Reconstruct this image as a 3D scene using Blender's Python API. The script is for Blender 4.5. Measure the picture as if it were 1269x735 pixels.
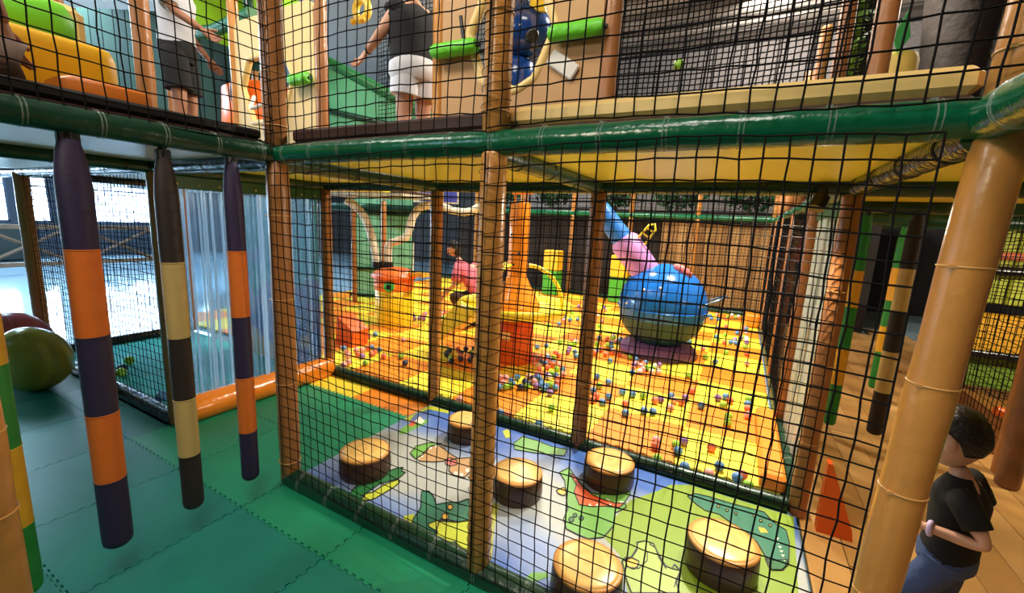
import bpy, bmesh, math, random
from mathutils import Vector, Matrix, noise
random.seed(7)
PI = math.pi
SC = bpy.context.scene
COL = SC.collection
for o in list(bpy.data.objects): bpy.data.objects.remove(o)

# ---------------------------------------------------------------- camera
cam_d = bpy.data.cameras.new('camera'); cam = bpy.data.objects.new('camera', cam_d); COL.objects.link(cam)
YAW, PIT, ROL = 0.4904, 0.1718, 0.0488
fw = Vector((-math.sin(YAW)*math.cos(PIT), math.cos(YAW)*math.cos(PIT), -math.sin(PIT)))
rt = Vector((math.cos(YAW), math.sin(YAW), 0)); up = rt.cross(fw)
r2 = math.cos(ROL)*rt + math.sin(ROL)*up; u2 = -math.sin(ROL)*rt + math.cos(ROL)*up
mw = Matrix((r2, u2, -fw)).transposed().to_4x4(); mw.translation = (2.1816, -1.4189, 1.5712)
cam.matrix_world = mw
cam_d.sensor_fit = 'HORIZONTAL'; cam_d.sensor_width = 36.0; cam_d.lens = 524.54/1269*36; cam_d.clip_start = 0.02
SC.camera = cam

# ---------------------------------------------------------------- world, lights, exposure
SC.view_settings.view_transform = 'Standard'; SC.view_settings.look = 'None'
SC.view_settings.exposure = 0.0; SC.view_settings.gamma = 1.0; SC.view_settings.use_curve_mapping = False
W = bpy.data.worlds.new('world'); SC.world = W; W.use_nodes = True
W.node_tree.nodes['Background'].inputs[0].default_value = (0.62, 0.82, 1.0, 1)
W.node_tree.nodes['Background'].inputs[1].default_value = 24.0

def area(name, loc, target, sx, sy, power, color, spread=180):
    d = bpy.data.lights.new(name, 'AREA'); d.shape = 'RECTANGLE'; d.size = sx; d.size_y = sy
    d.energy = power; d.color = color; d.spread = math.radians(spread)
    o = bpy.data.objects.new(name, d); COL.objects.link(o); o.location = loc
    o.rotation_euler = (Vector(target)-Vector(loc)).to_track_quat('-Z', 'Y').to_euler()
    return o
WARM = (1.0, 0.86, 0.66); COOL = (0.50, 0.78, 1.0); NEUT = (1.0, 0.94, 0.85)
area('pit_lamp', (2.3, 4.1, 5.2), (1.2, 2.6, 0), .35, .35, 490, (1, .92, .78))
area('pit_lamp_far', (-0.6, 5.2, 5.3), (-0.4, 4.2, 0), .6, .6, 240, (1, .92, .78))
area('corridor_fill', (4.9, 2.4, 1.78), (4.7, 3.6, 0.6), .6, .4, 55, WARM)  # added light without a fixture, brightens the lime panel
area('hall_fill', (6.2, 6.6, 5.3), (4.6, 4.6, 0), .8, .8, 90, WARM)  # added ceiling fill for the right of the hall
area('upper_fill', (1.6, -1.6, 5.4), (1.2, 0.6, 2.2), 1.4, 1.4, 110, NEUT)  # added overhead fill for the upper deck
area('upper_fill_left', (-2.2, -1.2, 5.4), (-1.6, 0.6, 2.0), 1.2, 1.2, 130, NEUT)  # added overhead fill for the left upper floor
area('back_fill', (-2.5, 8.2, 5.4), (-2.0, 6.6, 0), 1.2, 1.2, 180, NEUT)  # added ceiling fill behind the pit
area('back_wall_fill', (2.4, 8.8, 5.9), (2.8, 11.0, 5.2), 1.6, .6, 110, NEUT)  # added only to lighten the back wall panels
area('window_daylight', (-15.9, 1.6, 2.0), (0, 0.2, 0.4), 11.0, 2.2, 2600, COOL)
area('walkway_fill', (-8.0, 1.0, 4.6), (-8.0, 1.0, 0), 3.0, 3.0, 1000, COOL)  # added cool fill to brighten the floor towards the windows
area('entrance_fill', (-2.6, -4.6, 3.6), (-0.4, -0.6, 0), 1.2, 1.2, 52, COOL)  # added cool fill for the teal floor in front
area('front_lamp', (0.6, -3.4, 3.4), (1.6, 0.4, 1.2), .6, .6, 46, WARM)

_d = bpy.data.lights.new('deck_spot', 'SPOT'); _d.energy = 70; _d.color = WARM; _d.shadow_soft_size = .03; _d.spot_size = math.radians(150); _d.spot_blend = .5
_o = bpy.data.objects.new('deck_spot', _d); COL.objects.link(_o); _o.location = (2.47, 1.20, 1.70); _o.rotation_euler = (Vector((1.6, .5, 0))-Vector((2.47, 1.2, 1.7))).to_track_quat('-Z', 'Y').to_euler()
# ---------------------------------------------------------------- materials
def lin(c):
    return tuple((v/255/12.92 if v/255 <= .04045 else ((v/255+.055)/1.055)**2.4) for v in c)
MATS = {}
def mat(name, rgb, rough=.5, metal=0, bump=0, bscale=30, var=0, vscale=6, alpha=1, emit=0, trans=0, spec=.5, rgb2=None):
    if name in MATS: return MATS[name]
    m = bpy.data.materials.new(name); m.use_nodes = True; MATS[name] = m
    nt = m.node_tree; b = nt.nodes['Principled BSDF']; c = lin(rgb)
    b.inputs['Base Color'].default_value = (*c, 1); b.inputs['Roughness'].default_value = rough
    b.inputs['Metallic'].default_value = metal; b.inputs['Specular IOR Level'].default_value = spec
    if alpha < 1: b.inputs['Alpha'].default_value = alpha
    if trans: b.inputs['Transmission Weight'].default_value = trans
    if emit:
        b.inputs['Emission Color'].default_value = (*c, 1); b.inputs['Emission Strength'].default_value = emit
    if var or bump:
        tc = nt.nodes.new('ShaderNodeTexCoord')
    if var:
        n = nt.nodes.new('ShaderNodeTexNoise'); n.inputs['Scale'].default_value = vscale; n.inputs['Detail'].default_value = 4
        nt.links.new(tc.outputs['Object'], n.inputs['Vector'])
        r = nt.nodes.new('ShaderNodeValToRGB'); r.color_ramp.elements[0].position = .35; r.color_ramp.elements[1].position = .65
        c2 = lin(rgb2) if rgb2 else tuple(min(1, v*(1+var)) for v in c)
        c1 = c if rgb2 else tuple(v*(1-var) for v in c)
        r.color_ramp.elements[0].color = (*c1, 1); r.color_ramp.elements[1].color = (*c2, 1)
        nt.links.new(n.outputs['Fac'], r.inputs['Fac']); nt.links.new(r.outputs['Color'], b.inputs['Base Color'])
    if bump:
        n2 = nt.nodes.new('ShaderNodeTexNoise'); n2.inputs['Scale'].default_value = bscale; n2.inputs['Detail'].default_value = 3
        nt.links.new(tc.outputs['Object'], n2.inputs['Vector'])
        bp = nt.nodes.new('ShaderNodeBump'); bp.inputs['Strength'].default_value = bump; bp.inputs['Distance'].default_value = .02
        nt.links.new(n2.outputs['Fac'], bp.inputs['Height']); nt.links.new(bp.outputs['Normal'], b.inputs['Normal'])
    return m
M_TAN = mat('tan_vinyl', (205, 140, 68), .3, bump=.25, bscale=14, var=.06, vscale=4)
M_TAN2 = mat('brown_vinyl', (166, 108, 58), .35, bump=.25, bscale=14, var=.08, vscale=4)
M_GREEN = mat('green_vinyl', (8, 92, 58), .22, bump=.3, bscale=16)
M_DGREEN = mat('dark_green_vinyl', (14, 58, 38), .3, bump=.3, bscale=16)
M_BLACKV = mat('black_vinyl', (28, 30, 34), .22, bump=.35, bscale=18)
M_YEL = mat('yellow_vinyl', (255, 232, 76), .35, bump=.1, bscale=8)
M_CREAM = mat('cream_vinyl', (243, 206, 128), .4, bump=.1, bscale=10)
M_DBROWN = mat('dark_brown_vinyl', (62, 36, 26), .65)
M_ORANGE = mat('orange_vinyl', (246, 138, 32), .22, bump=.35, bscale=9)
M_ORANGE2 = mat('deep_orange_vinyl', (232, 96, 24), .35, bump=.1)
M_NET = mat('net_cord', (18, 16, 16), .9, spec=.15)
M_TIE = mat('zip_tie', (190, 200, 190), .15, alpha=.25)
M_TIEB = mat('zip_tie_black', (24, 24, 24), .4)
M_TIET = mat('zip_tie_tan', (214, 160, 92), .35)
M_PURP = mat('dark_purple_canvas', (44, 30, 66), .6, bump=.08, bscale=60)
M_ORC = mat('orange_canvas', (226, 112, 30), .6, bump=.08, bscale=60)
M_BRC = mat('dark_brown_canvas', (40, 28, 26), .6, bump=.08, bscale=60)
M_BEC = mat('beige_canvas', (196, 168, 104), .6, bump=.08, bscale=60)
M_GRC = mat('green_canvas', (34, 138, 52), .5, bump=.08, bscale=60)
M_YEC = mat('amber_canvas', (232, 172, 30), .5, bump=.08, bscale=60)
M_TEAL = mat('teal_foam', (18, 122, 104), .42, bump=.12, bscale=5, var=.12, vscale=2.2)
M_TEAL_LIT = mat('teal_foam_lit', (24, 140, 98), .45, bump=.1, bscale=5, var=.06, vscale=2.2)  # same foam as above; its greener look under the light put into the colour
M_YFOAM = mat('yellow_foam', (250, 224, 60), .5, bump=.05, bscale=40)
M_OFOAM = mat('orange_foam', (240, 138, 24), .5, bump=.05, bscale=40)
M_TURF = mat('turquoise_turf', (64, 190, 190), .8, bump=.3, bscale=120, var=.08, vscale=5)
M_WHITE = mat('white_vinyl', (228, 222, 208), .4)
M_SKIN = mat('skin', (206, 152, 122), .5, var=.04, vscale=10)
M_HAIR = mat('black_hair', (26, 20, 18), .45, bump=.5, bscale=80)
M_INK = mat('print_ink', (30, 34, 26), .5)

# ---------------------------------------------------------------- mesh helpers
class MB:
    def __init__(s): s.v = []; s.f = []; s.m = []; s.sm = []
    def add(s, vs, fs, mi=0, smooth=False):
        k = len(s.v); s.v += [tuple(v) for v in vs]
        for f in fs: s.f.append(tuple(i+k for i in f)); s.m.append(mi); s.sm.append(smooth)
        return s
    def box(s, c, d, mi=0, rz=0, bev=0):
        x, y, z = [q/2 for q in d]; b = min(bev, x*.9, y*.9, z*.9)
        if b <= 0:
            vs = [(sx*x, sy*y, sz*z) for sz in (-1, 1) for sx, sy in ((-1,-1),(1,-1),(1,1),(-1,1))]
            fs = [(0,3,2,1),(4,5,6,7),(0,1,5,4),(1,2,6,5),(2,3,7,6),(3,0,4,7)]
        else:
            vs = []; 
            for zz, ins in ((-z, b), (-z+b, 0), (z-b, 0), (z, b)):
                X, Y = x-ins, y-ins; q = b if ins == 0 else b*.5
                vs += [(-X+q,-Y,zz),(X-q,-Y,zz),(X,-Y+q,zz),(X,Y-q,zz),(X-q,Y,zz),(-X+q,Y,zz),(-X,Y-q,zz),(-X,-Y+q,zz)]
            fs = [tuple(range(7,-1,-1)), tuple(range(24, 32))]
            for l in range(3):
                for i in range(8): fs.append((l*8+i, l*8+(i+1) % 8, l*8+8+(i+1) % 8, l*8+8+i))
        cs, sn = math.cos(rz), math.sin(rz)
        return s.add([(c[0]+a*cs-b_*sn, c[1]+a*sn+b_*cs, c[2]+z_) for a, b_, z_ in vs], fs, mi)
    def tube(s, pts, rad, n=12, mi=0, cap=True, smooth=True, closed=False):
        pts = [Vector(p) for p in pts]; N = len(pts); rs = rad if isinstance(rad, (list, tuple)) else [rad]*N
        vs = []; prev = None
        for i, p in enumerate(pts):
            if closed: t = (pts[(i+1) % N]-pts[i-1])
            else: t = (pts[min(i+1, N-1)]-pts[max(i-1, 0)])
            t.normalize()
            if prev is None:
                a = Vector((0,0,1)) if abs(t.z) < .9 else Vector((1,0,0)); nrm = (a-t*a.dot(t)).normalized()
            else:
                nrm = prev-t*prev.dot(t)
                nrm = nrm.normalized() if nrm.length > 1e-6 else t.orthogonal().normalized()
            prev = nrm; bi = t.cross(nrm)
            for k in range(n):
                a = 2*PI*k/n; vs.append(p+(nrm*math.cos(a)+bi*math.sin(a))*rs[i])
        fs = []
        for i in range(N if closed else N-1):
            j = (i+1) % N
            for k in range(n): fs.append((i*n+k, i*n+(k+1) % n, j*n+(k+1) % n, j*n+k))
        s.add(vs, fs, mi, smooth)
        if cap and not closed: s.add(vs[:n], [tuple(range(n-1, -1, -1))], mi); s.add(vs[-n:], [tuple(range(n))], mi)
        return s
    def cyl(s, a, b, r, n=20, mi=0, r2=None, bev=0):
        a = Vector(a); b = Vector(b)
        if bev:
            t = (b-a).normalized(); q = r2 or r
            return s.tube([a, a+t*bev*.3, a+t*bev, b-t*bev, b-t*bev*.3, b], [r-bev, r-bev*.3, r, q, q-bev*.3, q-bev], n, mi)
        return s.tube([a, b], [r, r2 if r2 is not None else r], n, mi)
    def lathe(s, prof, c=(0,0,0), n=28, mi=0, smooth=True):
        vs = [(c[0]+r*math.cos(2*PI*k/n), c[1]+r*math.sin(2*PI*k/n), c[2]+z) for r, z in prof for k in range(n)]
        fs = [(i*n+k, i*n+(k+1) % n, (i+1)*n+(k+1) % n, (i+1)*n+k) for i in range(len(prof)-1) for k in range(n)]
        s.add(vs, fs, mi, smooth)
        if prof[0][0] > 1e-4: s.add(vs[:n], [tuple(range(n-1, -1, -1))], mi)
        if prof[-1][0] > 1e-4: s.add(vs[-n:], [tuple(range(n))], mi)
        return s
    def ell(s, c, r, rot=None, n=20, m=12, mi=0):
        vs = []; R = rot or Matrix.Identity(3); c = Vector(c)
        for i in range(m+1):
            t = PI*i/m
            for k in range(n):
                a = 2*PI*k/n; vs.append(c+R @ Vector((r[0]*math.sin(t)*math.cos(a), r[1]*math.sin(t)*math.sin(a), -r[2]*math.cos(t))))
        fs = [(i*n+k, i*n+(k+1) % n, (i+1)*n+(k+1) % n, (i+1)*n+k) for i in range(m) for k in range(n)]
        return s.add(vs, fs, mi, True)
    def prism(s, poly, z0, z1, mi=0, fn=None):
        n = len(poly); fn = fn or (lambda x, y, z: (x, y, z))
        A = sum(poly[i][0]*poly[(i+1) % n][1]-poly[(i+1) % n][0]*poly[i][1] for i in range(n))
        if A < 0: poly = poly[::-1]
        vs = [fn(x, y, z0) for x, y in poly]+[fn(x, y, z1) for x, y in poly]
        fs = [tuple(range(n-1, -1, -1)), tuple(range(n, 2*n))]+[(i, (i+1) % n, n+(i+1) % n, n+i) for i in range(n)]
        return s.add(vs, fs, mi)
    def loft(s, rings, mi=0, cap=True):
        n = len(rings[0]); vs = [v for r in rings for v in r]
        fs = [(i*n+k, i*n+(k+1) % n, (i+1)*n+(k+1) % n, (i+1)*n+k) for i in range(len(rings)-1) for k in range(n)]
        s.add(vs, fs, mi, True)
        if cap: s.add(rings[0], [tuple(range(n-1, -1, -1))], mi); s.add(rings[-1], [tuple(range(n))], mi)
        return s
def mesh(mb, mats, off=(0,0,0), name='m'):
    me = bpy.data.meshes.new(name)
    me.from_pydata([(v[0]-off[0], v[1]-off[1], v[2]-off[2]) for v in mb.v], [], mb.f)
    for m in (mats if isinstance(mats, (list, tuple)) else [mats]): me.materials.append(m)
    me.polygons.foreach_set('material_index', mb.m); me.polygons.foreach_set('use_smooth', mb.sm); me.update()
    return me
def tag(o, label=None, cat=None, group=None, kind=None):
    if label: o['label'] = label
    if cat: o['category'] = cat
    if group: o['group'] = group
    if kind: o['kind'] = kind
    return o
def thing(name, label, cat, loc=(0,0,0), group=None, rz=0):
    o = bpy.data.objects.new(name, None); o.empty_display_size = .1; COL.objects.link(o)
    o.location = loc; o.rotation_euler = (0, 0, rz); return tag(o, label, cat, group)
def part(name, mb, mats, parent, world=True, label=None, kind=None):
    """mesh child; world=True: vertices given in world space, the root carries only a translation"""
    off = (0,0,0)
    if world:
        p = parent; off = Vector((0,0,0))
        while p: off = off+p.location; p = p.parent
    o = bpy.data.objects.new(name, mesh(mb, mats, off, name)); COL.objects.link(o); o.parent = parent
    return tag(o, label, None, None, kind)
def single(name, mb, mats, label, cat, loc=(0,0,0), group=None):
    o = bpy.data.objects.new(name, mesh(mb, mats, loc, name)); COL.objects.link(o); o.location = loc
    return tag(o, label, cat, group)
def struct(name, mb, mats):
    o = bpy.data.objects.new(name, mesh(mb, mats, (0,0,0), name)); COL.objects.link(o)
    return tag(o, kind='structure')
def inst(name, me, parent=None, loc=(0,0,0), rz=0, rot=None):
    o = bpy.data.objects.new(name, me); COL.objects.link(o); o.parent = parent; o.location = loc
    o.rotation_euler = rot or (0, 0, rz); return o
def copy_tree(o, parent=None):
    c = o.copy(); COL.objects.link(c); c.parent = parent
    for ch in o.children: copy_tree(ch, c)
    return c
G = 1.32; H = 1.86

# ================================================================ THE SETTING
M_WALLD = mat('charcoal_wall', (50, 46, 46), .8, var=.15, vscale=1.5)
M_CEIL = mat('grey_ceiling', (168, 158, 148), .9)
M_HALL = mat('polished_hall_floor', (150, 178, 196), .1)
M_WALLW = mat('slate_wall', (64, 76, 92), .8)
X0, X1, Y0, Y1, ZC = -15.4, 7.6, -6.4, 11.0, 6.2
fl = struct('floor', MB().box(((X0+X1)/2, (Y0+Y1)/2, -.12), (X1-X0, Y1-Y0, .16)), M_HALL)
ce = struct('ceiling', MB().box(((X0+X1)/2, (Y0+Y1)/2, ZC+.05), (X1-X0+.4, Y1-Y0+.4, .1)), M_CEIL)
struct('wall_right', MB().box((X1+.1, (Y0+Y1)/2, ZC/2-.1), (.2, Y1-Y0, ZC+.2)), M_WALLD)
struct('wall_front', MB().box(((X0+X1)/2, Y0-.1, ZC/2-.1), (X1-X0+.4, .2, ZC+.2)), M_WALLD)
for k in range(24):
    part('ceiling_slat', MB().box((1.0, 1.2+k*.4, ZC-.03), (9.0, .22, .05)), mat('ceiling_slat_dark', (112, 106, 100), .8) if k % 2 else mat('ceiling_slat_grey', (180, 170, 160), .8), ce)
# back wall of dark woven panels with raised battens
wb = struct('wall_back', MB().box(((X0+X1)/2, Y1+.1, ZC/2-.1), (X1-X0+.4, .2, ZC+.2)), M_WALLD)
M_WEAVE = mat('grey_weave', (138, 130, 126), .8, var=.3, vscale=60)
for k in range(18):
    part('wall_panel', MB().box((-5+k*.7, Y1-.02, 4.1), (.66, .04, 4.0), bev=.01), M_WEAVE, wb)
# left wall with the daylight windows
wl = MB()
wins = [(-4.6, -3.4), (-3.1, -1.9), (-1.6, -.4), (-.1, 1.1), (1.4, 2.35), (2.5, 3.15), (3.3, 3.85), (4.0, 6.2)]
ZS, ZT = .95, 2.9
wl.box((X0-.1, (Y0+Y1)/2, ZS/2-.1), (.2, Y1-Y0, ZS+.2)); wl.box((X0-.1, (Y0+Y1)/2, (ZT+ZC)/2), (.2, Y1-Y0, ZC-ZT))
edges = [Y0]+[e for w in wins for e in w]+[Y1]
for a, b in zip(edges[::2], edges[1::2]): wl.box((X0-.1, (a+b)/2, (ZS+ZT)/2), (.2, b-a, ZT-ZS))
struct('wall_left', wl, M_WALLW)
M_GLASS = mat('window_glass', (220, 240, 255), .05, alpha=.12)
M_FRAME = mat('window_frame', (70, 88, 110), .4)
for i, (a, b) in enumerate(wins):
    w = MB(); t = .05
    w.box((X0-.05, a+t/2, (ZS+ZT)/2), (.08, t, ZT-ZS)); w.box((X0-.05, b-t/2, (ZS+ZT)/2), (.08, t, ZT-ZS))
    w.box((X0-.05, (a+b)/2, ZS+t/2), (.08, b-a, t)); w.box((X0-.05, (a+b)/2, ZT-t/2), (.08, b-a, t)); w.box((X0-.05, (a+b)/2, 1.95), (.06, b-a, .04))
    o = struct('window_%d' % (i+1), w, M_FRAME)
    part('pane', MB().box((X0-.05, (a+b)/2, (ZS+ZT)/2), (.012, b-a-.08, ZT-ZS-.08)), M_GLASS if b-a < 2 else mat('blue_glass', (60, 130, 235), .1, alpha=.45), o)

# foam tiles with interlocking teeth
def tile_mesh(w, name, mats, teeth=13, th=.02, zt=0):
    t = .014; pts = []; h = w/2-.0015
    def side(a, b, inward, sgn):
        ax, ay = a; bx, by = b; n = teeth
        for k in range(n):
            for q, dep in ((.1, 0), (.4, 0), (.45, 1), (.85, 1), (.95, 0)):
                u = (k+q)/n; pts.append((ax+(bx-ax)*u+inward[0]*t*dep*sgn, ay+(by-ay)*u+inward[1]*t*dep*sgn))
    side((-h, -h), (h, -h), (0, 1), 1); side((h, -h), (h, h), (-1, 0), 1)
    # the mating edges carry the teeth that fill the notches
    hh = h; 
    def side2(a, b, outw):
        ax, ay = a; bx, by = b; n = teeth
        for k in range(n):
            for q, dep in ((.06, 0), (.16, 1), (.54, 1), (.59, 0), (.92, 0)):
                u = (k+q)/n; pts.append((ax+(bx-ax)*u+outw[0]*(t-.003)*dep, ay+(by-ay)*u+outw[1]*(t-.003)*dep))
    side2((hh, hh), (-hh, hh), (0, 1)); side2((-hh, hh), (-hh, -hh), (-1, 0))
    return mesh(MB().prism(pts, zt-th, zt), mats, name=name)
teal = [mesh_ for mesh_ in (tile_mesh(.66, 'mat_tile', M_TEAL), tile_mesh(.66, 'mat_tile_lit', M_TEAL_LIT))]
mats_floor = tag(bpy.data.objects.new('floor_mats', None), kind='structure'); COL.objects.link(mats_floor); mats_floor.location = (0, 0, 0)
mats_floor.name = 'floor_foam'
# teal walkway: columns along X between the post lines, seams at multiples of 0.66 m
for i in range(-7, 4):
    for j in range(-7, 2):
        x = (i+.5)*.66; y = -.29+(j-.5)*.66+0
        if y > -.3 and x < -1.32: continue
        gm = 1 if (y > -.3) else 0
        inst('mat_tile', teal[gm], mats_floor, (x, y, 0))
_cut = mesh(MB().box((0, 0, -.01), (.655, .27, .02), bev=.002), M_TEAL, name='cut_tile')
for i in range(-7, -2): inst('mat_tile', _cut, mats_floor, ((i+.5)*.66, -.15, 0))
# mats inside the open corner in the greener, light-tinted foam and the yellow and orange strip before the pit
for i in (-2, -1):
    inst('mat_tile', teal[1], mats_floor, ((i+.5)*.66, .70, .0))
def half_tile(m, name):
    pts = []; h = .33-.0015
    for k in range(14):
        u0 = -h+2*h*k/14; w = 2*h/14; pts += [(u0+w*.1, -.14), (u0+w*.4, -.14), (u0+w*.5, -.165), (u0+w*.9, -.165)]
    pts += [(h, .15), (-h, .15)]
    return mesh(MB().prism(pts, -.02, .0015), m, name=name)
inst('mat_tile', half_tile(M_YFOAM, 'strip_yellow'), mats_floor, (-.99, 1.17, 0))
inst('mat_tile', half_tile(M_OFOAM, 'strip_orange'), mats_floor, (-.33, 1.17, 0))
# ball pit floor
pit = tag(bpy.data.objects.new('floor_pit', None), kind='structure'); COL.objects.link(pit)
ty = tile_mesh(.63, 'pit_tile_yellow', M_YFOAM, 7); to = tile_mesh(.63, 'pit_tile_orange', M_OFOAM, 7)
for i in range(-11, 1):
    for j in range(-1, 10):
        x = 1.95+(i+.5)*.63; y = 2.13+(j+.5)*.63
        if y+.3 < 1.36 or x > 2.64: continue
        inst('pit_tile', to if (i+j) % 2 == 0 else ty, pit, (x, y, 0))
# wood-look corridor boards on the right
brd = tag(bpy.data.objects.new('floor_boards', None), kind='structure'); COL.objects.link(brd)
M_BOARD = [mat('board_a', (206, 158, 92), .45, var=.10, vscale=3), mat('board_b', (196, 148, 84), .45, var=.10, vscale=3), mat('board_c', (214, 168, 104), .45, var=.10, vscale=3)]
bm_ = [mesh(MB().box((0, 0, -.01), (.176, 1.19, .02), bev=.002), m, name='board') for m in M_BOARD]
for i in range(22):
    for j in range(-2, 7):
        x = 2.74+i*.18; y = j*1.2+(.4 if i % 2 else -.2)
        inst('floor_board', bm_[(i*7+j*3) % 3], brd, (x, y, 0))
# turf of the play lane behind the strip curtain
turf = struct('floor_turf', MB().box((-2.64, .62, -.01), (2.6, 1.36, .02)), M_TURF)

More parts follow.
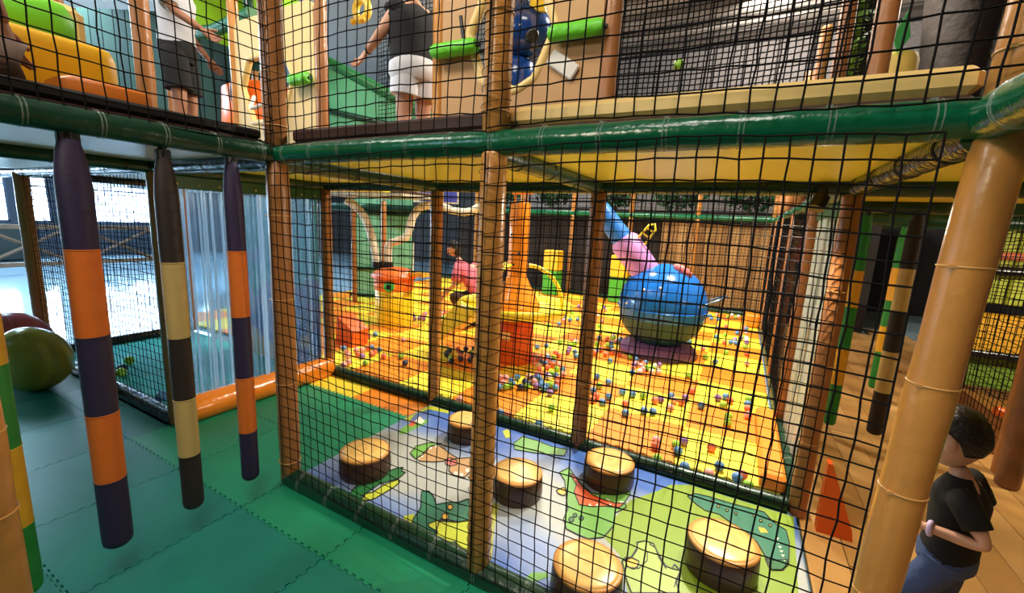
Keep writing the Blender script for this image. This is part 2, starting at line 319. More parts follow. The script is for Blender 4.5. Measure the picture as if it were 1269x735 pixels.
# ================================================================ PRINTED MAT
PRINTS=[
('meadow_print','meadow',[(2.073,1.269),(2.445,1.269),(2.652,1.288),(2.583,0.564),(1.957,0.184),(1.914,0.285),(1.843,0.447),(1.745,0.523),(1.748,0.677),(1.79,0.9),(1.908,1.073),(1.967,1.188)]),
('small_crocodile_print','dgreen',[(0.401,0.079),(0.38,0.143),(0.375,0.223),(0.41,0.279),(0.413,0.334),(0.446,0.411),(0.474,0.438),(0.49,0.402),(0.522,0.405),(0.531,0.34),(0.505,0.289),(0.476,0.237),(0.475,0.173),(0.477,0.098),(0.501,0.076),(0.43,0.06)]),
('small_crocodile_print','lime',[(0.501,0.076),(0.478,0.128),(0.502,0.158),(0.503,0.222),(0.515,0.279),(0.537,0.327),(0.564,0.31),(0.568,0.248),(0.558,0.179),(0.553,0.131),(0.54,0.101)]),
('bird_print','leaf',[(0.119,0.769),(0.102,0.879),(0.135,0.972),(0.175,1.043),(0.209,0.993),(0.195,0.886),(0.184,0.774),(0.165,0.743)]),
('bird_print','red',[(0.127,0.868),(0.09,0.956),(0.145,0.935),(0.153,0.885)]),
('bird_print','white',[(0.112,0.956),(0.087,1.043),(0.175,0.999),(0.184,0.948)]),
('grass_print','lime',[(-0.02,0.936),(-0.05,1.136),(0.011,1.245),(0.215,1.252),(0.247,1.21),(0.064,1.181),(0.03,1.061),(0.084,0.918)]),
('footprint_print','leaf',[(0.398,0.585),(0.368,0.675),(0.41,0.761),(0.491,0.803),(0.449,0.729),(0.48,0.618),(0.475,0.553)]),
('footprint_print','tan',[(0.473,0.562),(0.468,0.632),(0.455,0.722),(0.478,0.771),(0.554,0.753),(0.638,0.722),(0.703,0.712),(0.671,0.661),(0.597,0.592),(0.515,0.549)]),
('footprint_print','tan',[(0.669,0.68),(0.719,0.723),(0.761,0.761),(0.852,0.643),(0.858,0.557),(0.782,0.543),(0.732,0.565)]),
('footprint_print','rose',[(0.639,0.65),(0.651,0.688),(0.71,0.686),(0.739,0.646),(0.711,0.608),(0.673,0.613)]),
('footprint_print','white',[(0.492,0.574),(0.5,0.555),(0.489,0.548),(0.47,0.56),(0.462,0.579),(0.473,0.586)]),
('footprint_print','white',[(0.489,0.613),(0.497,0.594),(0.486,0.586),(0.467,0.599),(0.458,0.619),(0.469,0.626)]),
('footprint_print','white',[(0.473,0.722),(0.481,0.701),(0.47,0.693),(0.45,0.707),(0.441,0.728),(0.452,0.736)]),
('footprint_print','white',[(0.491,0.768),(0.5,0.747),(0.489,0.739),(0.469,0.753),(0.46,0.775),(0.471,0.783)]),
('footprint_print','white',[(0.798,0.571),(0.803,0.553),(0.793,0.546),(0.777,0.558),(0.771,0.576),(0.782,0.583)]),
('footprint_print','white',[(0.836,0.578),(0.841,0.56),(0.831,0.553),(0.815,0.565),(0.81,0.583),(0.82,0.59)]),
('footprint_print','white',[(0.84,0.635),(0.845,0.616),(0.835,0.61),(0.819,0.622),(0.813,0.641),(0.824,0.648)]),
('teal_crocodile_print','teal',[(0.727,0.315),(0.762,0.338),(0.817,0.313),(0.871,0.266),(0.914,0.317),(0.966,0.35),(0.988,0.397),(1.015,0.405),(1.098,0.425),(1.16,0.326),(1.102,0.276),(1.059,0.22),(1.007,0.208),(0.961,0.187),(1.005,0.092),(1.016,0.066),(0.951,0.071),(0.878,0.065),(0.842,0.112),(0.819,0.201)]),
('teal_crocodile_print','lime',[(0.931,0.126),(0.954,0.168),(1.045,0.211),(1.102,0.261),(1.179,0.295),(1.288,0.12),(1.226,0.064),(1.131,0.094),(1.059,0.062),(1.022,0.064),(1.008,0.107),(0.949,0.11)]),
('teal_crocodile_print','orange',[(0.961,0.299),(0.967,0.283),(0.962,0.272),(0.949,0.272),(0.935,0.283),(0.929,0.299),(0.934,0.31),(0.947,0.31)]),
('teal_crocodile_print','orange',[(0.988,0.225),(0.995,0.207),(0.988,0.194),(0.973,0.193),(0.956,0.206),(0.949,0.224),(0.955,0.237),(0.971,0.238)]),
('teal_crocodile_print','blue',[(1.085,0.078),(1.125,0.103),(1.204,0.056),(1.155,0.061)]),
('grass_print','lime',[(0.783,0.104),(0.82,0.149),(0.867,0.072),(0.825,0.059)]),
('grass_print','olive',[(1.106,0.447),(1.165,0.452),(1.238,0.277),(1.331,0.101),(1.312,0.089),(1.126,0.396)]),
('grinning_crocodile_print','leaf',[(1.332,0.927),(1.366,1.016),(1.409,0.968),(1.477,0.896),(1.578,0.836),(1.633,0.856),(1.684,0.92),(1.745,0.983),(1.776,0.962),(1.766,0.863),(1.785,0.817),(1.743,0.733),(1.763,0.628),(1.742,0.518),(1.677,0.465),(1.623,0.467),(1.558,0.474),(1.517,0.537),(1.507,0.626),(1.468,0.704),(1.394,0.868)]),
('grinning_crocodile_print','mouth',[(1.393,0.958),(1.448,0.938),(1.504,0.871),(1.583,0.823),(1.654,0.815),(1.72,0.819),(1.766,0.848),(1.751,0.795),(1.678,0.763),(1.617,0.717),(1.549,0.696),(1.483,0.792),(1.47,0.865)]),
('grinning_crocodile_print','orange',[(1.388,0.747),(1.414,0.796),(1.436,0.786),(1.453,0.741),(1.435,0.721),(1.406,0.726)]),
('grinning_crocodile_print','white',[(1.448,0.938),(1.466,0.941),(1.472,0.91)]),
('grinning_crocodile_print','white',[(1.544,0.847),(1.573,0.841),(1.575,0.819)]),
('grinning_crocodile_print','white',[(1.61,0.833),(1.632,0.831),(1.631,0.807)]),
('grinning_crocodile_print','white',[(1.661,0.834),(1.686,0.835),(1.689,0.811)]),
('grinning_crocodile_print','white',[(1.736,0.852),(1.762,0.861),(1.752,0.836)]),
('grinning_crocodile_print','white',[(1.692,0.772),(1.698,0.805),(1.714,0.779)]),
('grinning_crocodile_print','white',[(1.631,0.726),(1.632,0.763),(1.652,0.739)]),
('grinning_crocodile_print','white',[(1.597,0.715),(1.597,0.741),(1.617,0.717)]),
('grinning_crocodile_print','dgreen',[(1.567,0.562),(1.568,0.547),(1.562,0.536),(1.552,0.536),(1.543,0.547),(1.541,0.563),(1.548,0.574),(1.558,0.574)]),
('grinning_crocodile_print','dgreen',[(1.569,0.603),(1.57,0.591),(1.565,0.582),(1.557,0.583),(1.55,0.592),(1.549,0.604),(1.554,0.613),(1.562,0.613)]),
('grinning_crocodile_print','dgreen',[(1.608,0.601),(1.609,0.587),(1.603,0.577),(1.594,0.578),(1.586,0.588),(1.585,0.602),(1.591,0.612),(1.6,0.612)]),
('leaf_print','leaf',[(0.915,1.084),(0.924,1.209),(1.035,1.215),(1.164,1.198),(1.272,1.22),(1.284,1.132),(1.169,1.08),(1.089,1.051),(0.963,1.016)]),
('leaf_print','lime',[(0.76,1.198),(0.772,1.249),(0.825,1.213),(0.854,1.149),(0.831,1.12)]),
('long_crocodile_print','teal',[(2.075,1.122),(2.114,1.174),(2.192,1.188),(2.302,1.189),(2.393,1.197),(2.472,1.207),(2.516,1.134),(2.572,1.098),(2.579,0.994),(2.564,0.838),(2.536,0.765),(2.489,0.736),(2.472,0.805),(2.434,0.904),(2.391,0.957),(2.307,1.003),(2.25,1.043),(2.177,1.036),(2.132,1.065)]),
('long_crocodile_print','orange',[(2.441,1.044),(2.471,1.055),(2.488,1.024),(2.451,1.001)]),
('long_crocodile_print','lime',[(2.218,1.162),(2.215,1.146),(2.208,1.142),(2.203,1.152),(2.206,1.167),(2.214,1.172)]),
('long_crocodile_print','lime',[(2.25,1.123),(2.247,1.108),(2.239,1.103),(2.235,1.114),(2.238,1.128),(2.246,1.133)]),
('long_crocodile_print','lime',[(2.295,1.111),(2.292,1.097),(2.285,1.092),(2.281,1.102),(2.284,1.116),(2.291,1.121)]),
('long_crocodile_print','lime',[(2.34,1.107),(2.336,1.093),(2.329,1.089),(2.326,1.098),(2.329,1.113),(2.336,1.117)]),
('long_crocodile_print','lime',[(2.431,1.141),(2.427,1.127),(2.42,1.123),(2.417,1.132),(2.42,1.147),(2.427,1.151)]),
('long_crocodile_print','lime',[(2.461,1.115),(2.457,1.101),(2.45,1.096),(2.447,1.106),(2.451,1.12),(2.458,1.124)]),
('long_crocodile_print','lime',[(2.506,1.099),(2.502,1.085),(2.495,1.081),(2.492,1.09),(2.496,1.104),(2.503,1.108)]),
('long_crocodile_print','dgreen',[(2.465,0.801),(2.499,0.81),(2.561,0.854),(2.558,0.812),(2.529,0.759),(2.492,0.739),(2.477,0.751)]),
('long_crocodile_print','white',[(2.516,1.001),(2.535,1.007),(2.527,0.986)]),
('long_crocodile_print','white',[(2.521,0.968),(2.539,0.974),(2.531,0.954)]),
('long_crocodile_print','white',[(2.525,0.936),(2.543,0.942),(2.535,0.922)]),
('long_crocodile_print','white',[(2.529,0.905),(2.547,0.911),(2.539,0.892)]),
('long_crocodile_print','white',[(2.534,0.875),(2.551,0.881),(2.543,0.862)]),
('long_crocodile_print','white',[(2.538,0.845),(2.555,0.852),(2.547,0.833)]),
('cartoon_animal_print','pale',[(1.864,0.413),(1.896,0.462),(1.907,0.539),(1.897,0.574),(1.931,0.607),(1.971,0.611),(2.001,0.558),(2.05,0.491),(2.078,0.493),(2.113,0.501),(2.106,0.416),(2.126,0.367),(1.944,0.257),(1.906,0.32),(1.885,0.368)]),
('cartoon_animal_print','orange',[(1.875,0.427),(1.897,0.459),(1.933,0.455),(1.935,0.42),(1.922,0.394),(1.893,0.394)]),
('cartoon_animal_print','ink',[(1.861,0.398),(1.865,0.441),(1.869,0.44),(1.865,0.397)]),
('cartoon_animal_print','ink',[(1.866,0.443),(1.899,0.472),(1.901,0.465),(1.868,0.437)]),
('cartoon_animal_print','ink',[(1.898,0.469),(1.908,0.526),(1.912,0.524),(1.902,0.468)]),
('cartoon_animal_print','ink',[(1.908,0.524),(1.899,0.575),(1.904,0.577),(1.912,0.526)]),
('cartoon_animal_print','ink',[(1.9,0.58),(1.93,0.611),(1.932,0.604),(1.903,0.573)]),
('cartoon_animal_print','ink',[(1.956,0.546),(1.968,0.484),(1.964,0.481),(1.952,0.543)]),
('cartoon_animal_print','ink',[(1.968,0.481),(1.944,0.409),(1.94,0.412),(1.964,0.484)]),
('cartoon_animal_print','ink',[(1.942,0.407),(1.885,0.386),(1.884,0.392),(1.942,0.413)]),
('cartoon_animal_print','ink',[(1.954,0.604),(1.986,0.592),(1.985,0.584),(1.952,0.596)]),
('cartoon_animal_print','ink',[(1.988,0.59),(2.012,0.535),(2.008,0.53),(1.984,0.585)]),
('cartoon_animal_print','ink',[(2.012,0.536),(2.054,0.481),(2.051,0.475),(2.008,0.53)]),
('cartoon_animal_print','ink',[(2.075,0.494),(2.08,0.526),(2.085,0.525),(2.08,0.493)]),
('cartoon_animal_print','ink',[(2.084,0.529),(2.115,0.505),(2.112,0.498),(2.081,0.522)]),
('cartoon_animal_print','ink',[(2.115,0.501),(2.105,0.44),(2.101,0.441),(2.111,0.502)]),
('cartoon_animal_print','ink',[(2.105,0.441),(2.103,0.388),(2.099,0.387),(2.101,0.44)]),
('grass_print','leaf',[(1.51,0.051),(1.525,0.13),(1.585,0.167),(1.603,0.149),(1.543,0.071)]),]
PC = dict(dgreen=(44, 112, 62), lime=(190, 200, 60), leaf=(110, 168, 74), red=(220, 84, 60), white=(236, 232, 214), tan=(190, 150, 100),
          rose=(200, 110, 100), teal=(48, 120, 92), orange=(232, 182, 60), blue=(40, 120, 140), olive=(176, 180, 80), mouth=(236, 96, 44), pale=(160, 186, 84), ink=(40, 48, 30), meadow=(132, 162, 40))
M_MATP = bpy.data.materials.new('printed_mat'); M_MATP.use_nodes = True
_nt = M_MATP.node_tree; _b = _nt.nodes['Principled BSDF']; _b.inputs['Roughness'].default_value = .35
_tc = _nt.nodes.new('ShaderNodeTexCoord'); _n = _nt.nodes.new('ShaderNodeTexNoise'); _n.inputs['Scale'].default_value = 1.7; _n.inputs['Detail'].default_value = 2
_nt.links.new(_tc.outputs['Object'], _n.inputs['Vector'])
_sx = _nt.nodes.new('ShaderNodeSeparateXYZ'); _nt.links.new(_tc.outputs['Object'], _sx.inputs[0])
# printed river: blue along both long edges, pale in the middle
_m1 = _nt.nodes.new('ShaderNodeMath'); _m1.operation = 'SUBTRACT'; _m1.inputs[1].default_value = -.10; _nt.links.new(_sx.outputs['Y'], _m1.inputs[0])
_m2 = _nt.nodes.new('ShaderNodeMath'); _m2.operation = 'ABSOLUTE'; _nt.links.new(_m1.outputs[0], _m2.inputs[0])
_m3 = _nt.nodes.new('ShaderNodeMath'); _m3.operation = 'MULTIPLY_ADD'; _m3.inputs[1].default_value = .9; _nt.links.new(_n.outputs['Fac'], _m3.inputs[0]); _nt.links.new(_m2.outputs[0], _m3.inputs[2])
_r = _nt.nodes.new('ShaderNodeValToRGB'); _nt.links.new(_m3.outputs[0], _r.inputs['Fac'])
_r.color_ramp.elements[0].position = .62; _r.color_ramp.elements[0].color = (*lin((176, 180, 174)), 1)
_r.color_ramp.elements[1].position = 1.06; _r.color_ramp.elements[1].color = (*lin((70, 110, 190)), 1)
_e = _r.color_ramp.elements.new(.80); _e.color = (*lin((136, 156, 194)), 1)
_nt.links.new(_r.outputs['Color'], _b.inputs['Base Color'])
pm = thing('printed_play_mat', 'large printed vinyl play mat with cartoon crocodiles inside the front net', 'mat', (1.32, .66, 0))
part('mat_base', MB().box((1.32, .66, .009), (2.62, 1.20, .016)), M_MATP, pm)
groups = {}
_gk = 0
for nm, c, poly in PRINTS:
    if nm == 'grass_print': _gk += 1; groups.setdefault((nm, _gk), []).append((c, poly))
    else: groups.setdefault((nm, 0), []).append((c, poly))
for (nm, _q), items in groups.items():
    mb = MB(); cs = []; pl = []
    for k, (c, poly) in enumerate(items):
        if c not in cs: cs.append(c)
        poly = [(min(2.62, max(.02, x)), min(1.255, max(.065, y))) for x, y in poly]
        base = .0178 if nm == 'meadow_print' else .0188
        mb.prism(poly, .012, base+k*.00015, cs.index(c)); pl.append((c, poly))
    if 'crocodile' in nm or nm in ('footprint_print', 'leaf_print', 'cartoon_animal_print'):
        cs.append('ink') if 'ink' not in cs else None
        for c, poly in pl:
            if c in ('white', 'ink') or len(poly) < 6: continue
            for (x0_, y0_), (x1_, y1_) in zip(poly, poly[1:]+poly[:1]):
                L_ = math.hypot(x1_-x0_, y1_-y0_)
                if L_ < .004: continue
                nx_, ny_ = -(y1_-y0_)/L_*.0028, (x1_-x0_)/L_*.0028
                mb.prism([(x0_-nx_, y0_-ny_), (x1_-nx_, y1_-ny_), (x1_+nx_, y1_+ny_), (x0_+nx_, y0_+ny_)], .018, .0222, cs.index('ink'))
    part(nm, mb, [mat('print_'+c, PC[c], .4) for c in cs], pm)

# ================================================================ PADDED POSTS
def ring(mb, c, r, w, mi=0, ax='z', n=18):
    p = []
    for k in range(n):
        a = 2*PI*k/n
        p.append({'z': (c[0]+r*math.cos(a), c[1]+r*math.sin(a), c[2]), 'x': (c[0], c[1]+r*math.cos(a), c[2]+r*math.sin(a)), 'y': (c[0]+r*math.cos(a), c[1], c[2]+r*math.sin(a))}[ax])
    return mb.tube(p, w, 5, mi, closed=True)
def padded_post(x, y, z0, z1, label, r=.054, m=None, breaks=(), ties=(), group=None, name='padded_post', lean=0):
    X = lambda z: x+lean*(z-1)
    m = m or M_TAN
    t = thing(name, label, 'post', (x, y, z0), group)
    cuts = [z0]+[b for br in breaks for b in br]+[z1]
    for a, b in zip(cuts[::2], cuts[1::2]):
        seg = max(2, int((b-a)/.16)); pts = []; rs = []
        for k in range(seg+1):
            u = k/seg; z = a+(b-a)*u
            pts.append((X(z), y, z)); rs.append(r*(1+.03*math.sin(z*23+x*7)+(-.22 if k in (0, seg) else 0)))
        pts = [(X(a), y, a)]+[(X(a), y, a+.012)]+pts[1:-1]+[(X(b), y, b-.012), (X(b), y, b)]
        rs = [r*.8, r*.97]+rs[1:-1]+[r*.97, r*.8]
        part('pad', MB().tube(pts, rs, 20), m, t)
    for z in ties:
        mb = MB(); ring(mb, (X(z), y, z), r*1.015, .0028); mb.box((X(z)-r*.72, y-r*.75, z), (.012, .012, .008)); part('zip_tie', mb, M_TIET, t)
    core = MB().cyl((X(z0), y, z0), (X(z1), y, z1), .024, 10); part('steel_core', core, mat('steel', (150, 150, 150), .35, 1), t)
    return t
BR = [(1.83, 1.895)]
padded_post(0, 0, 0, 3.75, 'brown padded post at the inner corner where the two green beams meet', .055, M_TAN2, BR, (.14, .62, 1.1, 1.55, 2.0, 2.25, 2.6, 2.95))
padded_post(G, 0, .05, 3.75, 'tan padded post halfway along the front net with laced cords', .051, M_TAN, BR, (.5, .98, 1.45, 1.97, 2.3, 2.7))
padded_post(2*G, 0, 0, 3.75, 'thick glossy tan padded post beside the walking child', .05, M_TAN, BR, (.35, .60, .92, 1.22, 1.52, 2.0, 2.28), lean=.036)
padded_post(-G, G, 0, 3.75, 'tan padded post at the end of the orange floor roll', .05, M_TAN2, BR)
padded_post(0, G, 0, 3.75, 'tan padded post rising behind the small stump at the pit edge', .05, M_TAN, BR)
padded_post(G, G, 0, 3.75, 'brown padded post on the pit edge between two stumps', .052, M_TAN2, BR, (.5, 1.0))
padded_post(2*G, G, 0, 3.75, 'brown padded post at the pit corner with an orange fin', .046, M_TAN2, BR, (.45, .9, 1.3))
padded_post(-G, 0, 0, 3.75, 'brown padded post behind the black and beige hanging pole', .05, M_TAN2, BR)
padded_post(-2*G, 0, 0, 3.75, 'brown padded post of the lane net behind the purple and orange pole', .05, M_TAN2, BR)
padded_post(-3*G, 0, 0, 3.75, 'brown padded post rising behind the big eggs', .055, M_TAN2, BR)
padded_post(-2*G, G, 1.915, 3.75, 'tan upper post at the far edge of the cream panel', .05, M_TAN, ())
padded_post(-3*G, G, 0, 3.75, 'brown padded post at the window end of the turf lane', .05, M_TAN2, BR)
padded_post(-3.05, .98, 1.93, 3.75, 'tan upper post beside the adult in black shorts', .045, M_TAN, ())
for j, w in ((2, 'first brown post beyond the strip-curtain doorway along the pit side'), (3, 'second brown post beyond the strip-curtain doorway along the pit side'), (4, 'third brown post beyond the strip-curtain doorway along the pit side'), (5, 'fourth brown post beyond the doorway, next to the orange corner block')):
    padded_post(2*G, j*G, 0, 3.6, w, .05, M_TAN2, BR, group='posts on the right side of the pit')
for x, y in [(3*G, 3*G), (3*G, 4*G), (3*G, 2*G)]:
    padded_post(x, y, 0, 3.6, 'brown padded post along the far side of the wooden corridor', .05, M_TAN2, BR, group='posts along the corridor')
for i in range(-4, 3):
    padded_post(i*G+(.0), 6*G, 0, 3.6, 'thin tan post in the far row behind the ball pit', .05, M_TAN, BR, group='posts behind the ball pit')
for x, y in [(-2*G, 4.6), (-3*G, 3*G), (-3.4*G, 2*G), (-2.45*G, 3*G)]:
    padded_post(x, y, 0, 3.6, 'thin brown post around the mint net bay', .045, M_TAN2, BR, group='posts around the mint net bay')
padded_post(3.92, 2.45, 0, 1.8, 'worn brown padded post behind the walking child', .062, mat('worn_brown_vinyl', (128, 84, 48), .5, bump=.4, bscale=20, var=.2, vscale=8), ())
padded_post(0.585, -1.195, 0, 3.75, 'crumpled tan padded post beside the green and amber pole', .055, M_TAN, (), (1.0, .78, .5, .3))

# ================================================================ PADDED BEAMS
def beam(a, b, r, m, label, ties=0, group=None, tie_m=None, tcat='beam', name='padded_beam', jit=.02):
    a = Vector(a); b = Vector(b); L = (b-a).length; t = (b-a)/L
    root = thing(name, label, tcat, tuple(a), group)
    n = max(3, int(L/.11)); pts = []; rs = []
    for k in range(n+1): pts.append(a+(b-a)*k/n); rs.append(r*(1+jit*math.sin(k*2.3+a.x*3+a.y)))
    part('pad', MB().tube(pts, rs, 22), m, root)
    ax = 'x' if abs(t.x) > .5 else 'y'
    for k in range(ties):
        c = a+(b-a)*((k+.5)/ties); mb = MB()
        ring(mb, c, r*1.01, .0026, 0, ax); ring(mb, c+t*.012, r*1.01, .0022, 0, ax); mb.box(c+Vector((0, 0, r)), (.014, .014, .012))
        part('zip_tie', mb, tie_m or M_TIE, root)
    return root
R1 = .048
beam((0, 0, H), (2*G, 0, H), R1, M_GREEN, 'long glossy green padded beam above the front net', 13)
beam((0, -2.6, H), (0, 0, H), R1, M_DGREEN, 'dark green padded beam carrying the hanging poles', 13)
beam((2*G, -1.2, H), (2*G, 0, H), R1*1.05, M_GREEN, 'green wrapped beam running towards you above the thick tan post', 4)
beam((2*G, 0, H), (5.6, 0, H), R1, M_DGREEN, 'dark green beam continuing right beyond the thick tan post', 3)
beam((0, 0, .03), (2*G, 0, .03), .056, M_DGREEN, 'dark green padded floor beam under the front net', 11)
beam((-G, G, .03), (2*G-.05, G, .03), .05, M_DGREEN, 'dark green padded floor beam between printed mat and ball pit', 9, tie_m=M_TIEB)
beam((-4*G, G, 1.83), (2*G, G, 1.83), .045, M_DGREEN, 'dark green beam along the rear edge of the yellow deck', 10, tie_m=M_TIEB)
beam((2*G, G, 1.83), (5.6, G, 1.83), .045, M_DGREEN, 'dark green beam over the wooden corridor', 4, tie_m=M_TIEB)
for i, w in ((0, 'over the printed mat near the corner post'), (1, 'from the laced post to the pit edge'), (2, 'wrapped in clear film by the thick tan post')):
    beam((i*G, 0, 1.825), (i*G, G, 1.825), .042, M_DGREEN if i < 2 else mat('film_green', (60, 74, 40), .12, bump=.6, bscale=24), 'dark cross beam under the yellow deck '+w, 4, tie_m=M_TIEB)
beam((-G, 0, 1.825), (-G, G, 1.825), .042, M_DGREEN, 'dark green cross beam above the strip curtain', 0)
beam((-G, -2.6, 1.825), (-G, 0, 1.825), .042, M_DGREEN, 'dark beam under the left deck behind the hanging poles', 8, tie_m=M_TIEB)
beam((-4*G, 0, 1.825), (0, 0, 1.825), .045, M_BLACKV, 'black padded beam across the top of the lane net', 12)
beam((-3*G, 0, .03), (-G, 0, .03), .055, M_BLACKV, 'shiny black floor roll under the lane net', 14)
beam((-3*G, 0, .03), (-3*G, G, .03), .055, M_BLACKV, 'black floor roll at the window end of the turf lane', 3)
beam((-3*G, 0, 1.825), (-3*G, G, 1.825), .045, M_BLACKV, 'black beam above the window end of the turf lane', 3)
beam((2*G, G, .03), (2*G, 6*G, .03), .045, M_DGREEN, 'dark green floor beam along the right side of the pit', 6)
beam((2*G, G, 1.83), (2*G, 6*G, 1.83), .05, M_GREEN, 'green beam above the right side of the pit', 6)
beam((-4*G, 6*G, 1.86), (4*G, 6*G, 1.86), .06, M_GREEN, 'green beam along the far deck behind the ball pit', 8)
beam((-4*G, 6*G, .04), (2*G, 6*G, .04), .05, M_DGREEN, 'dark green floor beam at the back of the ball pit', 4)
beam((2*G, 2*G, 1.82), (5.6, 2*G, 1.82), .045, M_DGREEN, 'dark beam carrying the corridor poles', 2)
beam((2*G, 3*G, 1.78), (5.6, 3*G, 1.78), .06, M_DGREEN, 'dark green beam above the lime panel by the corridor', 2)
beam((-3.6*G, 3*G, 1.72), (-2.1*G, 3.4*G, 1.72), .07, M_DGREEN, 'dark green roll across the mint net bay', 2)
# orange half-round roll below the strip curtain
mb = MB(); n = 14; rings = []
for k in range(n+1):
    y = .02+1.28*k/n; q = .86 if k in (0, n) else 1
    rings.append([(-G+.015+.115*q*math.cos(a), y, max(0, .072+.105*q*math.sin(a)*(1+.02*math.sin(y*31)))) for a in [2*PI*i/20 for i in range(20)]])
single('floor_roll', mb.loft(rings), M_ORANGE, 'glossy orange vinyl roll on the floor below the strip curtain', 'floor roll', (-G, .66, 0))

# ================================================================ DECKS
def deck(x0, x1, y0, y1, label, m=None, zt=1.93):
    t = thing('deck_platform', label, 'deck', ((x0+x1)/2, (y0+y1)/2, 1.86))
    part('underside', MB().box(((x0+x1)/2, (y0+y1)/2, 1.868), (x1-x0-.02, y1-y0-.02, .03)), m or M_YEL, t)
    part('top_pad', MB().box(((x0+x1)/2, (y0+y1)/2, zt-.023), (x1-x0-.02, y1-y0-.02, .046), bev=.01), M_DBROWN, t)
    return t
deck(.03, G, .04, G, 'yellow platform above the left half of the printed mat')
deck(G, 2*G, .04, G, 'yellow platform above the right half of the printed mat')
deck(2*G, 4.2*G, .04, G, 'yellow platform over the front of the wooden corridor')
deck(2*G, 4.2*G, G, 2.9*G, 'yellow platform deeper over the wooden corridor')
deck(-G, -.03, .04, G, 'yellow platform above the green corner mats')
M_GREYC = mat('pale_grey_underside', (188, 182, 160), .3, bump=.3, bscale=7)  # yellow deck vinyl; grey cast of the window light put into the colour
deck(-4*G, -G, .04, G, 'pale platform above the turf lane', M_GREYC)
deck(-3*G, -.03, -2.6, -.02, 'pale platform above the teal walkway and the eggs', M_GREYC)
deck(-4.2*G, 4.2*G, 6*G+.06, Y1-.1, 'far yellow platform behind the ball pit')
# kick boards on the upper floor
single('kick_board', MB().box((.64, .085, 1.963), (1.20, .05, .062), bev=.012), M_DBROWN, 'dark brown kick board on the upper deck by the white shorts', 'kick board', (.64, .085, 1.93))
single('kick_board', MB().box((1.98, .085, 1.965), (1.32, .07, .068), bev=.018), M_CREAM, 'cream padded kick board on the upper deck behind the green beam', 'kick board', (1.98, .085, 1.93))
single('kick_board', MB().box((-.055, -1.3, 1.953), (.04, 2.5, .044), bev=.01), mat('black_rubber', (34, 28, 28), .5), 'near-black kick board below the orange and yellow steps', 'kick board', (-.055, -1.3, 1.93))
single('kick_board', MB().box((3.95, .085, 1.965), (2.3, .07, .068), bev=.018), M_CREAM, 'cream padded kick board right of the thick tan post', 'kick board', (3.95, .085, 1.93))

# ================================================================ NETS
def net_mesh(w, h, cell, rad, seed=0, amp=.009, name='net'):
    rnd = random.Random(seed); nx = max(1, round(w/cell)); ny = max(1, round(h/cell)); P = {}
    for i in range(nx+1):
        for j in range(ny+1):
            x = w*i/nx; z = h*j/ny
            e = min(1, min(i, nx-i)/2, ) if 1 else 1
            dx = amp*(math.sin(z*3.1+x*2.2+seed)+.6*math.sin(x*7+seed*2))+rnd.uniform(-1, 1)*cell*.05
            dz = amp*(1.3*math.sin(x*3.7+z*1.3+seed*1.7))+rnd.uniform(-1, 1)*cell*.055
            dy = amp*1.6*math.sin(x*2.4+seed)*math.sin(z*2.1+seed)*min(1, e)
            if i in (0, nx): dx *= .3
            P[i, j] = (x+dx, dy, z+dz)
    vs = []; fs = []
    def strand(ids, horiz):
        k0 = len(vs)
        for n_, q in enumerate(ids):
            x, y, z = P[q]; y += rad*.5*(1 if horiz else -1)
            if horiz: vs.extend([(x, y-rad, z), (x, y, z-rad), (x, y+rad, z), (x, y, z+rad)])
            else: vs.extend([(x-rad, y, z), (x, y-rad, z), (x+rad, y, z), (x, y+rad, z)])
        for n_ in range(len(ids)-1):
            a = k0+n_*4
            for k in range(4): fs.append((a+k, a+(k+1) % 4, a+4+(k+1) % 4, a+4+k))
    for j in range(ny+1): strand([(i, j) for i in range(nx+1)], True)
    for i in range(nx+1): strand([(i, j) for j in range(ny+1)], False)
    mb = MB(); mb.add(vs, fs, 0, False)
    return mesh(mb, M_NET, name=name)
NETS = {}
def net(x, y, z, w, h, rz, label, cell=.06, rad=.0026, seed=0, group=None, lace=(), rot=None):
    key = (w, h, cell, rad, seed)
    if key not in NETS: NETS[key] = net_mesh(w, h, cell, rad, seed)
    o = bpy.data.objects.new('safety_net', NETS[key]); COL.objects.link(o); o.location = (x, y, z); o.rotation_euler = rot or (0, 0, rz)
    tag(o, label, 'net', group)
    for lx, z0, z1, r in lace:          # lacing cord wound around a post, in the net's own space
        pts = [(lx+r*math.cos(a), .06+r*math.sin(a), z0+(z1-z0)*k/480-z) for k in range(481) for a in [k*2*PI*((z1-z0)/.06)/480]]
        part('lacing_cord', MB().tube(pts, .0014, 3), M_NET, o, world=False)
    return o
YN = -.062
net(.02, YN, .07, G-.02, 1.76, 0, 'black net between the brown corner post and the laced tan post, lower level', seed=1, lace=[(G-.02, .1, 1.8, .055)])
net(G, YN, .07, G-.085, 1.76, 0, 'black net in front of the big stumps, lower level', seed=2)
net(.02, YN, 1.9, G-.02, 1.76, 0, 'black net in front of the adult in white shorts, upper level', seed=3, lace=[(G-.02, 1.95, 3.6, .055)])
net(G, YN, 1.9, G+.04, 1.76, 0, 'black net above the long green beam near the blue figure, upper level', seed=4)
net(0.03, 0, 1.9, 2.6, 1.7, -PI/2, 'black net in front of the orange and yellow steps, upper level', seed=5)
net(2*G+.06, -.02, 1.9, 1.3, 1.7, -PI/2, 'black net on the upper level above the green wrapped beam', seed=6)
RB = .0024
net(-G, G-.05, .06, G, 1.74, 0, 'black net at the pit edge behind the green corner mats', rad=RB, seed=7)
net(0, G-.05, .06, G, 1.74, 0, 'black net at the pit edge behind the small stump', rad=RB, seed=8)
net(G, G-.05, .06, G, 1.74, 0, 'black net at the pit edge in front of the blue globe', rad=RB, seed=9)
